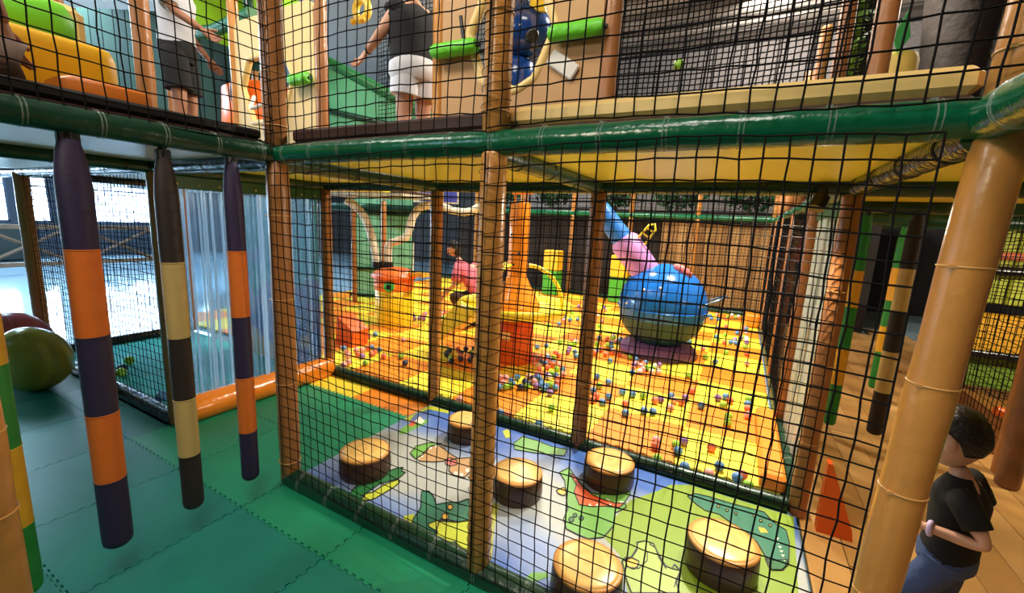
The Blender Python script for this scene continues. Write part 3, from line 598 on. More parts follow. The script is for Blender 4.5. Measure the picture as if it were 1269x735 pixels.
net(-3*G, .0, .06, 2*G, 1.74, 0, 'black net beside the turf lane by the eggs', rad=RB, seed=10)
net(-3*G, .0, .06, G, 1.74, PI/2, 'black net closing the window end of the turf lane', rad=RB, seed=11)
for j in range(2, 6):
    net(2*G-.03, j*G, .06, G, 1.72, PI/2, 'black net along the pit side, %s panel beyond the strip-curtain doorway' % ('first', 'second', 'third', 'fourth')[j-2], rad=RB, seed=12, group='nets on the right side of the pit')
for i in range(-4, 2):
    net(i*G, 6*G-.075, .08, G, 1.72, 0, 'black net panel across the back of the pit', rad=.003, seed=13, group='nets behind the pit')
net(3*G, 3*G-.08, .1, 2*G, 1.6, 0, 'black net in front of the lime panel by the corridor', rad=.003, seed=14)
net(-3*G, 6*G-.06, 1.95, 6*G, 1.6, 0, 'black net along the far upper deck', cell=.08, rad=.003, seed=15)
net(G, G+.03, 1.94, G, 1.8, 0, 'fine black mesh screen on the upper deck behind the cream kick board', cell=.03, rad=.0035, seed=16)
net(-1.6, G+.95, 1.95, 2.6, 1.8, 0, 'fine black mesh screen behind the adult in white shorts', cell=.045, rad=.0035, seed=17)
net(3*G, G*2, .1, G, 1.7, PI/2, 'black net along the far side of the wooden corridor', rad=.003, seed=18)
BALLS=[('blue',1.608,2.175),('blue',1.678,2.198),('blue',2.029,2.584),('purple',2.15,2.883),('blue',2.215,2.954),('orange',2.254,2.882),('green',2.201,2.717),('green',2.407,3.023),('blue',2.4,2.882),('orange',2.4,2.765),('pink',2.4,2.607),('green',2.251,2.48),('green',2.251,2.35),('green',2.413,2.175),('orange',2.412,2.056),('purple',1.973,1.795),('green',1.932,1.707),('blue',1.955,1.619),('orange',1.804,1.607),('pink',1.795,1.692),('orange',2.162,1.814),('blue',2.225,1.571),('green',1.846,1.43),('blue',2.022,1.43),('pink',2.172,1.43),('blue',2.331,1.484),('orange',2.361,1.538),('green',2.395,1.43),('purple',1.691,2.513),('orange',1.646,2.457),('blue',1.762,2.661),('pink',1.799,2.564),('orange',1.865,2.562),('purple',1.883,2.696),('orange',1.921,2.93),('pink',1.795,2.378),('blue',1.44,2.486),('green',1.532,2.5),('blue',0.607,1.43),('orange',0.674,1.43),('blue',0.952,1.43),('green',0.916,1.77),('purple',0.776,2.059),('blue',0.042,3.332),('blue',0.109,3.47),('blue',1.01,2.748),('blue',1.156,2.666),('green',1.109,2.506),('blue',1.096,2.353),('orange',1.161,2.242),('orange',1.159,2.135),('blue',1.262,2.292),('blue',1.25,2.138),('blue',1.343,2.482),('orange',1.434,2.226),('blue',1.482,2.032),('blue',0.98,3.35),('green',0.199,3.722),('orange',0.325,3.263),('green',1.142,3.654),('blue',1.226,3.606),('orange',0.999,3.698),('orange',0.901,3.703),('blue',1.83,4.373),('blue',1.716,5.392),('blue',2.06,4.123),('green',1.939,4.256),('green',2.159,4.665),('pink',1.88,4.667),('green',1.836,3.376),('blue',2.005,5.511),('green',2.033,5.371),('blue',2.197,5.293),('blue',2.266,5.297),('green',2.373,5.805),('pink',2.415,5.953),('orange',2.4,4.784),('pink',2.4,4.272),('orange',2.12,5.233),('purple',2.322,5.654),('green',2.382,5.147),('blue',1.678,4.935),('green',1.754,3.894),('pink',0.274,2.946),('blue',0.335,3.012),('blue',0.675,2.186),('orange',0.48,2.488),('orange',0.731,2.326),('white',0.351,2.724),('purple',0.476,2.399),('blue',0.39,2.812),('orange',0.394,3.191),('green',0.702,2.244),('orange',0.423,2.592),('orange',0.358,2.919),('blue',0.596,2.262),('white',0.6,2.438),('blue',0.689,2.114),('purple',0.595,2.134),('orange',0.469,2.831),('purple',0.556,2.478),('orange',0.702,2.44),('blue',0.649,2.512),('white',0.304,3.065),('blue',0.767,2.208),('green',0.567,2.716),('green',0.385,3.069),('orange',0.463,2.701),('pink',0.69,2.597),('blue',0.627,2.742),('white',0.218,2.968),('blue',0.526,2.35),('green',0.581,2.549),('pink',0.531,2.853),('blue',0.438,2.92),('blue',0.331,2.828),('blue',0.614,2.19),('blue',0.375,2.058),('blue',0.332,2.114),('navy',0.506,2.141),('blue',0.316,1.905),('pink',0.422,2.326),('pink',0.249,2.156),('pink',0.298,2.02),('pink',0.526,2.235),('blue',0.332,2.246),('navy',0.455,2.177),('green',0.368,1.94),('pink',0.195,2.133),('green',0.531,2.072),('green',0.392,1.995),('navy',0.485,2.025),('navy',0.48,2.304),('purple',1.251,3.38),('white',1.357,3.19),('pink',1.265,3.447),('white',1.533,3.324),('green',1.449,3.401),('orange',1.337,3.47),('blue',1.346,3.545),('pink',1.369,3.286),('pink',1.328,3.385),('purple',1.501,3.562),('blue',1.292,3.113),('white',1.47,3.26),('white',1.469,3.478),('orange',1.27,3.235),('green',1.442,3.333),('green',1.387,3.359),('purple',0.71,4.492),('blue',0.719,3.66),('green',0.728,4.408),('blue',0.837,3.914),('orange',0.667,4.325),('orange',0.758,3.734),('pink',0.813,4.256),('blue',0.785,4.113),('orange',0.859,3.581),('green',0.776,3.988),('white',0.895,3.788),('orange',0.73,3.566),('orange',0.875,4.176),('green',0.742,4.25),('green',0.622,3.985),('orange',0.755,4.193),('blue',0.555,4.301),('blue',0.838,4.328),('blue',0.886,4.084),('blue',0.833,4.43),('orange',0.291,3.933),('purple',0.408,3.53),('purple',0.441,3.386),('white',0.359,3.893),('blue',0.513,3.432),('green',0.363,3.806),('green',0.34,3.719),('blue',0.583,3.28),('blue',-1,6.077),('blue',-0.349,5.234),('purple',-0.803,6.095),('blue',-0.583,5.557),('green',-0.64,5.815),('orange',-0.576,5.429),('blue',-0.731,5.692),('blue',-1.024,6.721),('orange',-0.859,5.927),('green',-0.903,6.239),('blue',-0.222,4.711),('green',-0.787,6.381),('blue',-1.207,6.591),('orange',-0.516,5.075),('blue',-0.506,5.615),('pink',-0.262,5.014),('green',-0.319,4.517),('pink',-0.769,5.814),('white',0.071,5.789),('pink',0.278,5.365),('green',-0.361,5.681),('pink',0.2,4.991),('blue',-0.183,5.085),('green',-0.205,5.189),('purple',-0.489,6.368),('green',-0.427,5.378),('blue',-0.625,6.18),('white',-0.126,6.126),('blue',-0.101,5.238),('green',0.331,5.039),('orange',0.11,5.548),('green',-0.623,5.89),('pink',0.053,6.38),('purple',-0.05,6.616),('blue',0.268,4.881),('blue',-0.229,6.276),('navy',-0.579,2.546),('navy',-0.627,2.717),('navy',-0.739,2.54),('navy',-0.667,2.393),('navy',-0.461,2.374),('green',-0.502,2.645),('navy',-0.711,2.445),('navy',-0.351,2.401),('green',-0.569,2.34),('navy',-0.498,2.247),('navy',-0.557,2.797),('navy',-0.415,2.557),('orange',-0.691,2.635),('orange',-0.525,2.454),('blue',-1.779,1.874),('orange',-1.2,1.933),('pink',-1.608,1.909),('orange',-1.618,1.786),('blue',-1.549,2.086),('orange',-1.557,1.75),('orange',-1.353,1.902),('orange',-1.475,1.815),('purple',-1.378,1.791),('orange',-1.544,2.028),('pink',-1.555,1.952),('pink',-1.503,1.706),('orange',-1.391,1.983),('blue',-1.408,2.068),('pink',-2.267,2.586),('blue',-2.325,2.59),('blue',-1.946,2.524),('green',-2.208,2.549),('green',-2.055,2.463),('pink',-1.921,2.394),('blue',-1.584,3.707),('pink',-1.973,3.944),('green',-1.761,3.98),('pink',-1.674,3.786),('green',-1.887,3.918),('orange',-2.111,4.24),('pink',-2.081,4.138),('pink',-1.586,3.832),('pink',-1.733,3.803),('orange',-1.56,3.886),('blue',-1.447,3.718),('white',-1.754,4.049),('green',-1.955,4.124),('pink',-1.852,3.98),('purple',-2.119,3.598),('purple',-2.248,3.893),('orange',-2.129,3.708),('navy',-2.288,3.654),('purple',-2.158,3.534),('purple',-2.033,3.598),('navy',-2.407,3.76),('orange',-2.223,3.823),('purple',2.247,5.525),('green',2.108,5.763),('blue',2.4,6.465),('orange',2.278,6.123),('purple',2.4,5.428),('orange',2.371,6.54),('orange',2.1,6.421),('pink',2.4,6.812),('blue',2.271,6.024),('white',2.4,5.732),('white',2.4,5.579),('white',2.4,6.166),('white',2.241,5.392),('blue',1.994,6.186),('green',2.224,7.428),('green',2.091,7.362),('orange',2.065,7.122),('pink',1.912,7.447),('white',2.272,7.579),('blue',1.949,6.985),('blue',1.841,6.969),('blue',1.799,7.25),('white',2.161,7.628),('blue',1.756,7.146),('green',-1.041,2.038),('navy',-0.854,1.9),('pink',-1.471,2.543),('pink',-1.34,1.57),('pink',-1.318,1.489),('green',-1.182,1.655),('pink',0.181,1.459)]

# ================================================================ HANGING POLES
def pole(x, y, r, z0, z1, bands, label, lean=(0, 0), group=None, knot=True):
    """segmented stuffed pole hung from a beam; bands: (material, z_top) from the bottom up"""
    t = thing('hanging_pole', label, 'pole', (x, y, z0), group); zb = z0
    def P(z): return (x+lean[0]*(z1-z), y+lean[1]*(z1-z), z)
    for k, (m, zt) in enumerate(bands):
        last = k == len(bands)-1; pts = []; rs = []
        n = 8
        for i in range(n+1):
            u = i/n; z = zb+(zt-zb)*u; pts.append(P(z))
            q = 1-.006*(i in (0, n))
            if k == 0: q *= (.72, .95, 1)[min(i, 2)] if i < 3 else 1
            if last: q *= 1-.42*max(0, (u-.55)/.45)**2
            rs.append(r*q)
        if k == 0: pts[1] = P(zb+.012); pts[2] = P(zb+.03)
        part('segment', MB().tube(pts, rs, 20), m, t)
        if not last: part('seam', ring(MB(), P(zt), r*1.0, .0022), m, t)
        zb = zt
    mb = MB(); mb.cyl(P(z1), (x, y, 1.84), r*.45, 10, r2=r*.3)
    mb.box((x, y, z1+.01), (.03, r*1.2, .05), bev=.005); part('hanging_strap', mb, M_TIEB, t)
    return t
Zb = .147
pole(0, -.785, .051, Zb, 1.79, [(M_PURP, .45), (M_ORC, .74), (M_PURP, 1.06), (M_ORC, 1.395), (M_PURP, 1.79)], 'purple and orange banded hanging pole, thickest of the row', (-.0, 0))
pole(0, -.50, .043, Zb, 1.77, [(M_BRC, .42), (M_BEC, .70), (M_BRC, .99), (M_BEC, 1.33), (M_BRC, 1.77)], 'dark brown and beige banded hanging pole over the teal walkway')
pole(0, -.228, .042, Zb, 1.79, [(M_PURP, .42), (M_ORC, .72), (M_PURP, 1.04), (M_ORC, 1.37), (M_PURP, 1.79)], 'purple and orange banded hanging pole next to the corner post')
pole(0.02, -1.06, .05, Zb, 1.79, [(M_GRC, .42), (M_YEC, .72), (M_GRC, 1.02), (M_YEC, 1.35), (M_GRC, 1.79)], 'green and amber banded hanging pole beside the crumpled tan post')
pole(2.965, 2*G, .043, .1, 1.76, [(M_GRC, .44), (M_YEC, .74), (M_GRC, 1.06), (M_YEC, 1.34), (M_GRC, 1.76)], 'green and amber banded hanging pole in front of the corridor')
pole(3.25, 2*G, .05, .1, 1.76, [(M_BRC, .44), (M_BEC, .76), (M_BRC, 1.06), (M_BEC, 1.38), (M_BRC, 1.76)], 'dark brown and beige hanging pole in the wooden corridor')
pole(3.52, 3*G, .043, .1, 1.72, [(M_GRC, .48), (M_YEC, .74), (M_GRC, 1.0), (M_YEC, 1.32), (M_GRC, 1.72)], 'green and amber hanging pole deeper in the corridor')
pole(3.8, 2.8*G, .043, .1, 1.72, [(M_GRC, .48), (M_YEC, .74), (M_GRC, 1.0), (M_YEC, 1.32), (M_GRC, 1.72)], 'green hanging pole peeking out beside the lime panel')

# ================================================================ STRIP CURTAINS
M_STRIP = bpy.data.materials.new('clear_strip'); M_STRIP.use_nodes = True
_nt = M_STRIP.node_tree; _o = _nt.nodes['Material Output']; _nt.nodes.remove(_nt.nodes['Principled BSDF'])
_t = _nt.nodes.new('ShaderNodeBsdfTransparent'); _t.inputs[0].default_value = (.86, .93, .97, 1)
_g = _nt.nodes.new('ShaderNodeBsdfGlossy'); _g.inputs['Roughness'].default_value = .12; _g.inputs[0].default_value = (.95, .98, 1, 1)
_d = _nt.nodes.new('ShaderNodeBsdfTranslucent'); _d.inputs[0].default_value = (.8, .9, 1, 1)
_x = _nt.nodes.new('ShaderNodeMixShader'); _x.inputs[0].default_value = .22; _nt.links.new(_d.outputs[0], _x.inputs[1]); _nt.links.new(_g.outputs[0], _x.inputs[2])
_y = _nt.nodes.new('ShaderNodeMixShader'); _y.inputs[0].default_value = .16; _nt.links.new(_t.outputs[0], _y.inputs[1]); _nt.links.new(_x.outputs[0], _y.inputs[2]); _nt.links.new(_y.outputs[0], _o.inputs['Surface'])
M_STRIP2 = M_STRIP.copy(); M_STRIP2.name = 'bright_strip'; [n for n in M_STRIP2.node_tree.nodes if n.type == 'MIX_SHADER'][-1].inputs[0].default_value = .7
def curtain(x, y0, y1, z0, z1, label, nstrip, seed, sm=None):
    rnd = random.Random(seed); L = y1-y0; w = L/nstrip
    t = thing('strip_curtain', label, 'curtain', (x, y0, z0))
    rl = part('header', MB().box((x, (y0+y1)/2, z1+.04), (.03, L, .09), bev=.006), mat('green_header', (40, 84, 40), .4), t)
    for k in range(9):
        part('rivet', MB().lathe([(0, .006), (.006, .004), (.009, 0)], (0, 0, 0), 8), mat('brass', (210, 190, 110), .3, 1), rl, world=False).location = (0, 0, 0)
        o = rl.children[-1]; o.location = (x+.017-t.location.x-0, y0+L*(k+.5)/9-t.location.y, z1+.03-t.location.z); o.rotation_euler = (0, PI/2, 0)
    for k in range(nstrip):
        yc = y0+w*(k+.5); tw = rnd.uniform(-.5, .5); xo = rnd.uniform(-.018, .018); ww = w*rnd.uniform(.9, 1.25)
        rings = []
        for j in range(7):
            z = z0+rnd.uniform(0, .02)*(j == 0)+(z1-z0)*j/6; a = tw*(1-j/6*.7)+.08*math.sin(j*1.1+k)
            q = []
            for u, off in ((-.5, 0), (-.2, .006), (.2, .006), (.5, 0), (.5, -.0022), (.2, .0038), (-.2, .0038), (-.5, -.0022)):
                px, py = off, u*ww; q.append((x+xo+px*math.cos(a)-py*math.sin(a), yc+px*math.sin(a)+py*math.cos(a), z))
            rings.append(q)
        part('strip', MB().loft(rings), sm or (M_STRIP2 if rnd.random() < .45 else M_STRIP), t)
    return t
curtain(-G, .05, G-.05, .16, 1.70, 'clear plastic strip curtain hanging above the orange roll', 64, 1)
curtain(2*G+.02, G+.08, 2*G-.08, .05, 1.70, 'milky strip curtain in the doorway between pit and corridor', 14, 2, mat('milky_strip', (206, 214, 196), .45, alpha=.55))

# mural board behind the turf lane
M_MURAL = bpy.data.materials.new('painted_mural'); M_MURAL.use_nodes = True
_nt = M_MURAL.node_tree; _b = _nt.nodes['Principled BSDF']; _b.inputs['Roughness'].default_value = .6
_tc = _nt.nodes.new('ShaderNodeTexCoord'); _sx = _nt.nodes.new('ShaderNodeSeparateXYZ'); _nt.links.new(_tc.outputs['Object'], _sx.inputs[0])
_n = _nt.nodes.new('ShaderNodeTexNoise'); _n.inputs['Scale'].default_value = 2.4; _n.inputs['Detail'].default_value = 1; _nt.links.new(_tc.outputs['Object'], _n.inputs['Vector'])
_m = _nt.nodes.new('ShaderNodeMath'); _m.operation = 'MULTIPLY_ADD'; _m.inputs[1].default_value = .5; _nt.links.new(_sx.outputs['Z'], _m.inputs[0]); _nt.links.new(_n.outputs['Fac'], _m.inputs[2])
_r = _nt.nodes.new('ShaderNodeValToRGB'); _r.color_ramp.interpolation = 'EASE'; _nt.links.new(_m.outputs[0], _r.inputs['Fac'])
_r.color_ramp.elements[0].position = .42; _r.color_ramp.elements[0].color = (*lin((232, 184, 130)), 1)
_r.color_ramp.elements[1].position = 1.0; _r.color_ramp.elements[1].color = (*lin((110, 190, 200)), 1)
for p, c in ((.54, (230, 160, 150)), (.62, (120, 110, 190)), (.76, (80, 120, 200)), (.88, (150, 150, 210))): _r.color_ramp.elements.new(p).color = (*lin(c), 1)
_nt.links.new(_r.outputs['Color'], _b.inputs['Base Color'])
ml = thing('mural_board', 'painted mural board behind the turf lane in blue, violet and peach', 'board', (-2.05, 1.24, 0))
part('painted_face', MB().box((-2.05, 1.24, .86), (1.38, .03, 1.70)), M_MURAL, ml)
part('frame', MB().box((-2.05, 1.262, 1.69), (1.42, .03, .06)).box((-2.05, 1.262, .03), (1.42, .03, .06)), M_DGREEN, ml)

# ================================================================ STUMPS
M_BARK = mat('stump_side_vinyl', (66, 40, 30), .35, bump=.2, bscale=30, var=.15, vscale=14)
M_STOP = bpy.data.materials.new('stump_top'); M_STOP.use_nodes = True
_nt = M_STOP.node_tree; _b = _nt.nodes['Principled BSDF']; _b.inputs['Roughness'].default_value = .28
_tc = _nt.nodes.new('ShaderNodeTexCoord'); _w = _nt.nodes.new('ShaderNodeTexWave'); _w.wave_type = 'RINGS'; _w.rings_direction = 'Z'
_w.inputs['Scale'].default_value = 5; _w.inputs['Distortion'].default_value = 5; _w.inputs['Detail'].default_value = 1; _nt.links.new(_tc.outputs['Object'], _w.inputs['Vector'])
_r = _nt.nodes.new('ShaderNodeValToRGB'); _nt.links.new(_w.outputs['Fac'], _r.inputs['Fac'])
_r.color_ramp.elements[0].color = (*lin((232, 186, 106)), 1); _r.color_ramp.elements[1].color = (*lin((243, 200, 118)), 1); _r.color_ramp.elements[0].position = .2
_nt.links.new(_r.outputs['Color'], _b.inputs['Base Color'])
M_SRIM = mat('stump_rim', (206, 142, 66), .4)
for x, y, r, h, lab in [(.30, .29, .150, .13, 'stepping stump on the blue corner of the printed mat'), (.575, .985, .135, .13, 'small stepping stump beside the pit beam behind the laced post'),
                        (1.195, .605, .145, .13, 'stepping stump between the laced post and the grinning crocodile'), (1.62, 1.02, .152, .13, 'stepping stump beside the open-mouthed crocodile and pit beam'),
                        (1.77, .15, .148, .14, 'glossy stepping stump closest to the front net'), (2.27, .62, .155, .14, 'stepping stump on the lime meadow by the long crocodile')]:
    t = thing('tree_stump_step', lab, 'stump', (x, y, .019))
    part('side', MB().lathe([(r*1.0, 0), (r*1.03, .02), (r*1.02, h*.5), (r*1.0, h-.012), (r*.97, h-.004), (r*.9, h-.004)], (0, 0, 0), 32), M_BARK, t, world=False)
    part('rim', MB().lathe([(r*.86, h-.006), (r*.985, h-.006), (r*.99, h+.004), (r*.95, h+.009), (r*.88, h+.008)], (0, 0, 0), 32), M_SRIM, t, world=False)
    part('top', MB().lathe([(r*.9, h-.004), (r*.9, h+.008), (r*.8, h+.012), (r*.4, h+.0145), (.001, h+.015)], (0, 0, 0), 32), M_STOP, t, world=False)

# ================================================================ EGGS AND SMALL FLOOR THINGS
def egg(c, r, h, tilt, m, m2, label):
    t = thing('giant_egg', label, 'egg', (c[0], c[1], 0))
    R = Matrix.Rotation(tilt[0], 3, 'X') @ Matrix.Rotation(tilt[1], 3, 'Y'); vs = []; N, K = 28, 16
    for i in range(K+1):
        a = PI*i/K
        for k in range(N):
            b = 2*PI*k/N; q = 1-.12*(-math.cos(a)); vs.append(R @ Vector((r*q*math.sin(a)*math.cos(b), r*q*math.sin(a)*math.sin(b), -h*math.cos(a))))
    lo = min(v.z for v in vs); vs = [v-Vector((0, 0, lo)) for v in vs]
    fs = [(i*N+k, i*N+(k+1) % N, (i+1)*N+(k+1) % N, (i+1)*N+k) for i in range(K) for k in range(N)]
    mb = MB(); mb.add(vs, fs, 0, True); part('shell', mb, m, t, world=False)
    pts = [R @ Vector((r*1.003*(1+.12*math.cos(a))*math.sin(a), 0, -h*1.003*math.cos(a)))-Vector((0, 0, lo)) for a in [PI*i/24 for i in range(1, 24)]]
    part('seam', MB().tube(pts, .004, 5), m2, t, world=False)
egg((-2.84, -.34), .235, .30, (.35, .5), mat('egg_yellow', (176, 158, 60), .25, bump=.1, bscale=6), mat('egg_seam', (200, 184, 100), .4), 'big yellow egg on the teal floor in front of the pink egg')
egg((-3.36, -.31), .25, .31, (.2, .35), mat('egg_pink', (196, 86, 100), .3, bump=.1, bscale=6), mat('egg_seam2', (210, 120, 130), .4), 'big pink egg leaning behind the yellow egg')
ballme = {}
BC = dict(blue=(92, 142, 192), orange=(238, 124, 88), pink=(244, 168, 158), green=(150, 200, 60), purple=(150, 110, 176), white=(240, 226, 220), navy=(44, 56, 90))
for k, c in BC.items():
    mb = MB().ell((0, 0, .033), (.033, .033, .033), n=14, m=8); ballme[k] = mesh(mb, mat('ball_'+k, c, .4), name='ball_'+k)
for c, x, y in BALLS:
    if not (-4.8 < x < 2.41 and 1.42 < y < 7.7) or math.hypot(x-1.36, y-4.22) < .53 or math.hypot(x+.02, y-2.8) < .275 or math.hypot(x+2.28, y-3.22) < .33: continue
    o = inst('play_ball', ballme[c], None, (x, y, .0005)); tag(o, 'small %s plastic ball lying on the pit tiles' % c, 'ball', '%s balls in the pit' % c)
for i, (x, y, c) in enumerate([(-3.03, 0.34, 'green'), (-2.70, 0.16, 'green'), (-1.82, 0.11, 'blue'), (-2.80, 0.20, 'navy')]):
    o = inst('play_ball', ballme[c], None, (x, y, .002)); o.scale = (1.3, 1.3, 1.3)
    tag(o, ['lime ball lying alone on the turquoise turf', 'lime ball next to the navy ball on the turf', 'blue ball by the black roll on the turf', 'navy ball on the turf lane'][i], 'ball')
o = inst('play_ball', ballme['green'], None, (1.72, G+.068, 2.50)); tag(o, 'lime ball caught in the fine black mesh screen', 'ball')
# orange fin at the pit corner and orange block along the pit side
mb = MB().prism([(0, 0), (.16, 0), (.15, .06), (.02, .40), (0, .40)], -.03, .03, 0, lambda x, y, z: (2.72+x, 1.24+z, y))
single('orange_fin', mb, M_ORANGE2, 'small orange foam fin on the boards by the pit corner post', 'foam fin', (2.72, 1.24, 0))
single('foam_block', MB().box((2.525, 2.08, .055), (.14, 1.2, .11), bev=.02), M_OFOAM, 'long orange foam block along the right pit edge', 'foam block', (2.525, 2.08, 0))
single('foam_block', MB().box((2.48, 7.0, .12), (.22, .5, .22), bev=.03), M_OFOAM, 'orange foam block at the far right corner of the pit', 'foam block', (2.48, 7.0, .01))
single('foam_wedge', MB().prism([(-.16, 0), (.14, 0), (.16, .20), (-.12, .36)], -.12, .12, 0, lambda x, y, z: (-1.92+x, 2.12+z, y)), M_ORANGE2, 'orange foam wedge at the left front of the ball pit', 'foam wedge', (-1.92, 2.12, 0))

# ================================================================ PIT TOYS
# ball fountain tower
fx, fy = -.02, 2.80
t = thing('ball_fountain', 'orange and yellow ball fountain tower with a round tray in the pit', 'play tower', (fx, fy, 0))
M_TORG = mat('tower_orange', (238, 140, 36), .25, bump=.05); M_TDORG = mat('tower_deep_orange', (226, 92, 22), .35); M_TYEL = mat('tower_yellow', (246, 222, 60), .3)
bs = part('base', MB().lathe([(.23, 0), (.235, .02), (.225, .3), (.222, .54), (.20, .56)], (fx, fy, 0), 32), M_TDORG, t)
part('label_plate', MB().box((fx+.02, fy-.228, .33), (.10, .012, .09), bev=.004), M_CREAM, bs)
part('tray', MB().lathe([(.18, .54), (.40, .555), (.58, .585), (.64, .64), (.645, .69), (.61, .695), (.57, .64), (.40, .61), (.22, .60)], (fx, fy, 0), 44), M_TYEL, t)
part('side_chute', MB().prism([(-.95, .10), (-.30, .56), (-.30, .70), (-.55, .70), (-.95, .22)], -.2, .2, 0, lambda x, y, z: (fx+x, fy-.12+z, y)), M_TYEL, t)
part('cone', MB().lathe([(.28, .60), (.285, .66), (.24, .74), (.16, .88), (.115, .98), (.11, 1.0)], (fx, fy, 0), 32), M_TORG, t)
cl = part('column', MB().lathe([(.11, 1.0), (.112, 1.4), (.112, 1.78), (.10, 1.80)], (fx, fy, 0), 28), M_TORG, t)
for z, a in ((1.12, -1.5), (1.25, -1.0), (1.45, -1.9)): part('air_hole', MB().ell((fx+.112*math.cos(a), fy+.112*math.sin(a), z), (.014, .014, .014), n=8, m=5), M_TIEB, cl)
for sx in (-.07, .07): part('cap_post', MB().cyl((fx+sx, fy, 1.79), (fx+sx, fy, 1.90), .012, 8), M_TORG, t)
part('cap', MB().cyl((fx-.13, fy, 1.905), (fx+.14, fy, 1.905), .02, 12, bev=.005), M_TORG, t)
for k, a0 in enumerate((.42, 2.75, 4.6)):
    ca, sa = math.cos(a0), math.sin(a0); pts = []
    for i in range(15):
        u = i/14; rr = .13+.40*math.sin(u*PI/2); z = .64+.47*math.cos(u*PI/2); pts.append((fx+rr*ca, fy+rr*sa, z))
    part('arched_pipe', MB().tube(pts, .022, 10), M_TYEL, t)
# blue globe
gx, gy, gr = 1.36, 4.22, .54
t = thing('blue_globe', 'big glossy blue globe with glass-green belly on a violet plinth', 'globe', (gx, gy, 0))
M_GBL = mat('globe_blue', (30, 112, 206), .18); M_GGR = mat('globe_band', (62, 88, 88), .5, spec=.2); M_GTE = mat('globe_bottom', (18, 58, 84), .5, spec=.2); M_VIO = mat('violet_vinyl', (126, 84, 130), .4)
part('plinth', MB().lathe([(.47, 0), (.49, .02), (.47, .07), (.42, .13), (.30, .15)], (gx, gy, 0), 36), M_VIO, t)
def cap(z0, z1, n=12):
    return [(max(.001, math.sqrt(max(0, gr*gr-(z-.62)**2))*1.0), z) for z in [z0+(z1-z0)*k/n for k in range(n+1)]]
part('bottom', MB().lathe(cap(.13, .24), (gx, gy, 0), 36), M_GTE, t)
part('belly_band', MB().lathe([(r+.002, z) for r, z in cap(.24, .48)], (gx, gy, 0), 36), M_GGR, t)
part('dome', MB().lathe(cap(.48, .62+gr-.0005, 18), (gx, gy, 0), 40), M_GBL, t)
part('equator_rib', ring(MB(), (gx, gy, .60), gr+.002, .012, n=40), M_GBL, t)
hpts = [(gx+gr*.84+.27*math.sin(u*PI), gy-.12-.20*math.cos(u*PI), .70+.14*math.sin(u*PI)) for u in [i/12 for i in range(13)]]
part('handle', MB().tube(hpts, .014, 8), mat('steel_blue', (110, 130, 150), .3, .6), t)
for a, z in ((-2.3, .66), (-1.9, .86), (-1.5, .9), (-2.75, .7)):
    rr = math.sqrt(gr*gr-(z-.62)**2)
    part('bolt', MB().ell((gx+rr*math.cos(a), gy+rr*math.sin(a), z), (.016, .016, .016), n=8, m=5), M_WHITE, t)
A = Vector((.42, 4.05, 1.90)); Bp = Vector((1.20, 4.18, .95)); d = (Bp-A).normalized()
part('blue_chute', MB().tube([A, A+d*.3, A+d*.62], [.11, .125, .135], 24), mat('chute_blue', (44, 118, 206), .35), t)
part('pink_cuff', MB().tube([A+d*.60, A+d*.66, A+d*.9, Bp+d*.1], [.15, .185, .185, .17], 24), mat('cuff_pink', (196, 136, 200), .4), t)
yl = MB(); q = A+d*.80+Vector((.12, -.05, .13)); e = Vector((.55, 0, .83)).normalized(); s_ = Vector((.83, 0, -.55)).normalized()
yl.tube([q-s_*.06, q-s_*.055+e*.12, q-s_*.05+e*.22, q+e*.27, q+s_*.05+e*.22, q+s_*.055+e*.12, q+s_*.06], .014, 8)
for k in (.1, .18): yl.tube([q-s_*.05+e*k, q+s_*.05+e*k], .011, 8)
part('yellow_handle', yl, M_TYEL, t)
part('pink_fin', MB().ell((gx+.22, gy-.15, 1.10), (.13, .05, .055), Matrix.Rotation(.5, 3, 'Y'), 14, 8), mat('fin_pink', (226, 120, 120), .3), t)
# ball lift barrel with white hoses
bx, by = -2.28, 3.22
t = thing('ball_lift_barrel', 'yellow barrel with orange lid and round green eye carrying white hoses', 'barrel', (bx, by, 0))
part('body', MB().lathe([(.275, 0), (.28, .03), (.275, .30), (.272, .52), (.26, .53)], (bx, by, 0), 32), mat('barrel_yellow', (244, 200, 36), .3), t)
part('collar', MB().lathe([(.275, .52), (.285, .54), (.285, .68), (.278, .70)], (bx, by, 0), 32), mat('barrel_orange', (238, 120, 40), .3), t)
part('lid', MB().lathe([(.278, .69), (.325, .70), (.33, .73), (.26, .80), (.14, .845), (.001, .85)], (bx, by, 0), 32), mat('lid_orange', (240, 110, 44), .35), t)
a = -.45; ex, ey = bx+.285*math.cos(a-.6), by+.285*math.sin(a-.6)
dr = Vector((math.cos(a-.6), math.sin(a-.6), 0))
ee = part('eye_ring', MB().cyl(Vector((ex, ey, .60))-dr*.02, Vector((ex, ey, .60))+dr*.025, .075, 18, bev=.01), mat('eye_green', (70, 190, 80), .3), t)
part('pupil', MB().cyl(Vector((ex, ey, .60))+dr*.02, Vector((ex, ey, .60))+dr*.035, .035, 14), M_TIEB, ee)
part('spout', MB().box((bx+.42, by+.06, .78), (.28, .16, .06), bev=.01), mat('spout_amber', (240, 170, 50), .4), t)
def smooth(pts, n=6):
    pts = [Vector(p) for p in pts]; out = []
    for i in range(len(pts)-1):
        p0, p1, p2, p3 = pts[max(i-1, 0)], pts[i], pts[i+1], pts[min(i+2, len(pts)-1)]
        for k in range(n):
            u = k/n; out.append(.5*((2*p1)+(p2-p0)*u+(2*p0-5*p1+4*p2-p3)*u*u+(3*p1-p0-3*p2+p3)*u**3))
    return out+[pts[-1]]
M_HOSE = mat('white_hose', (226, 214, 190), .4)
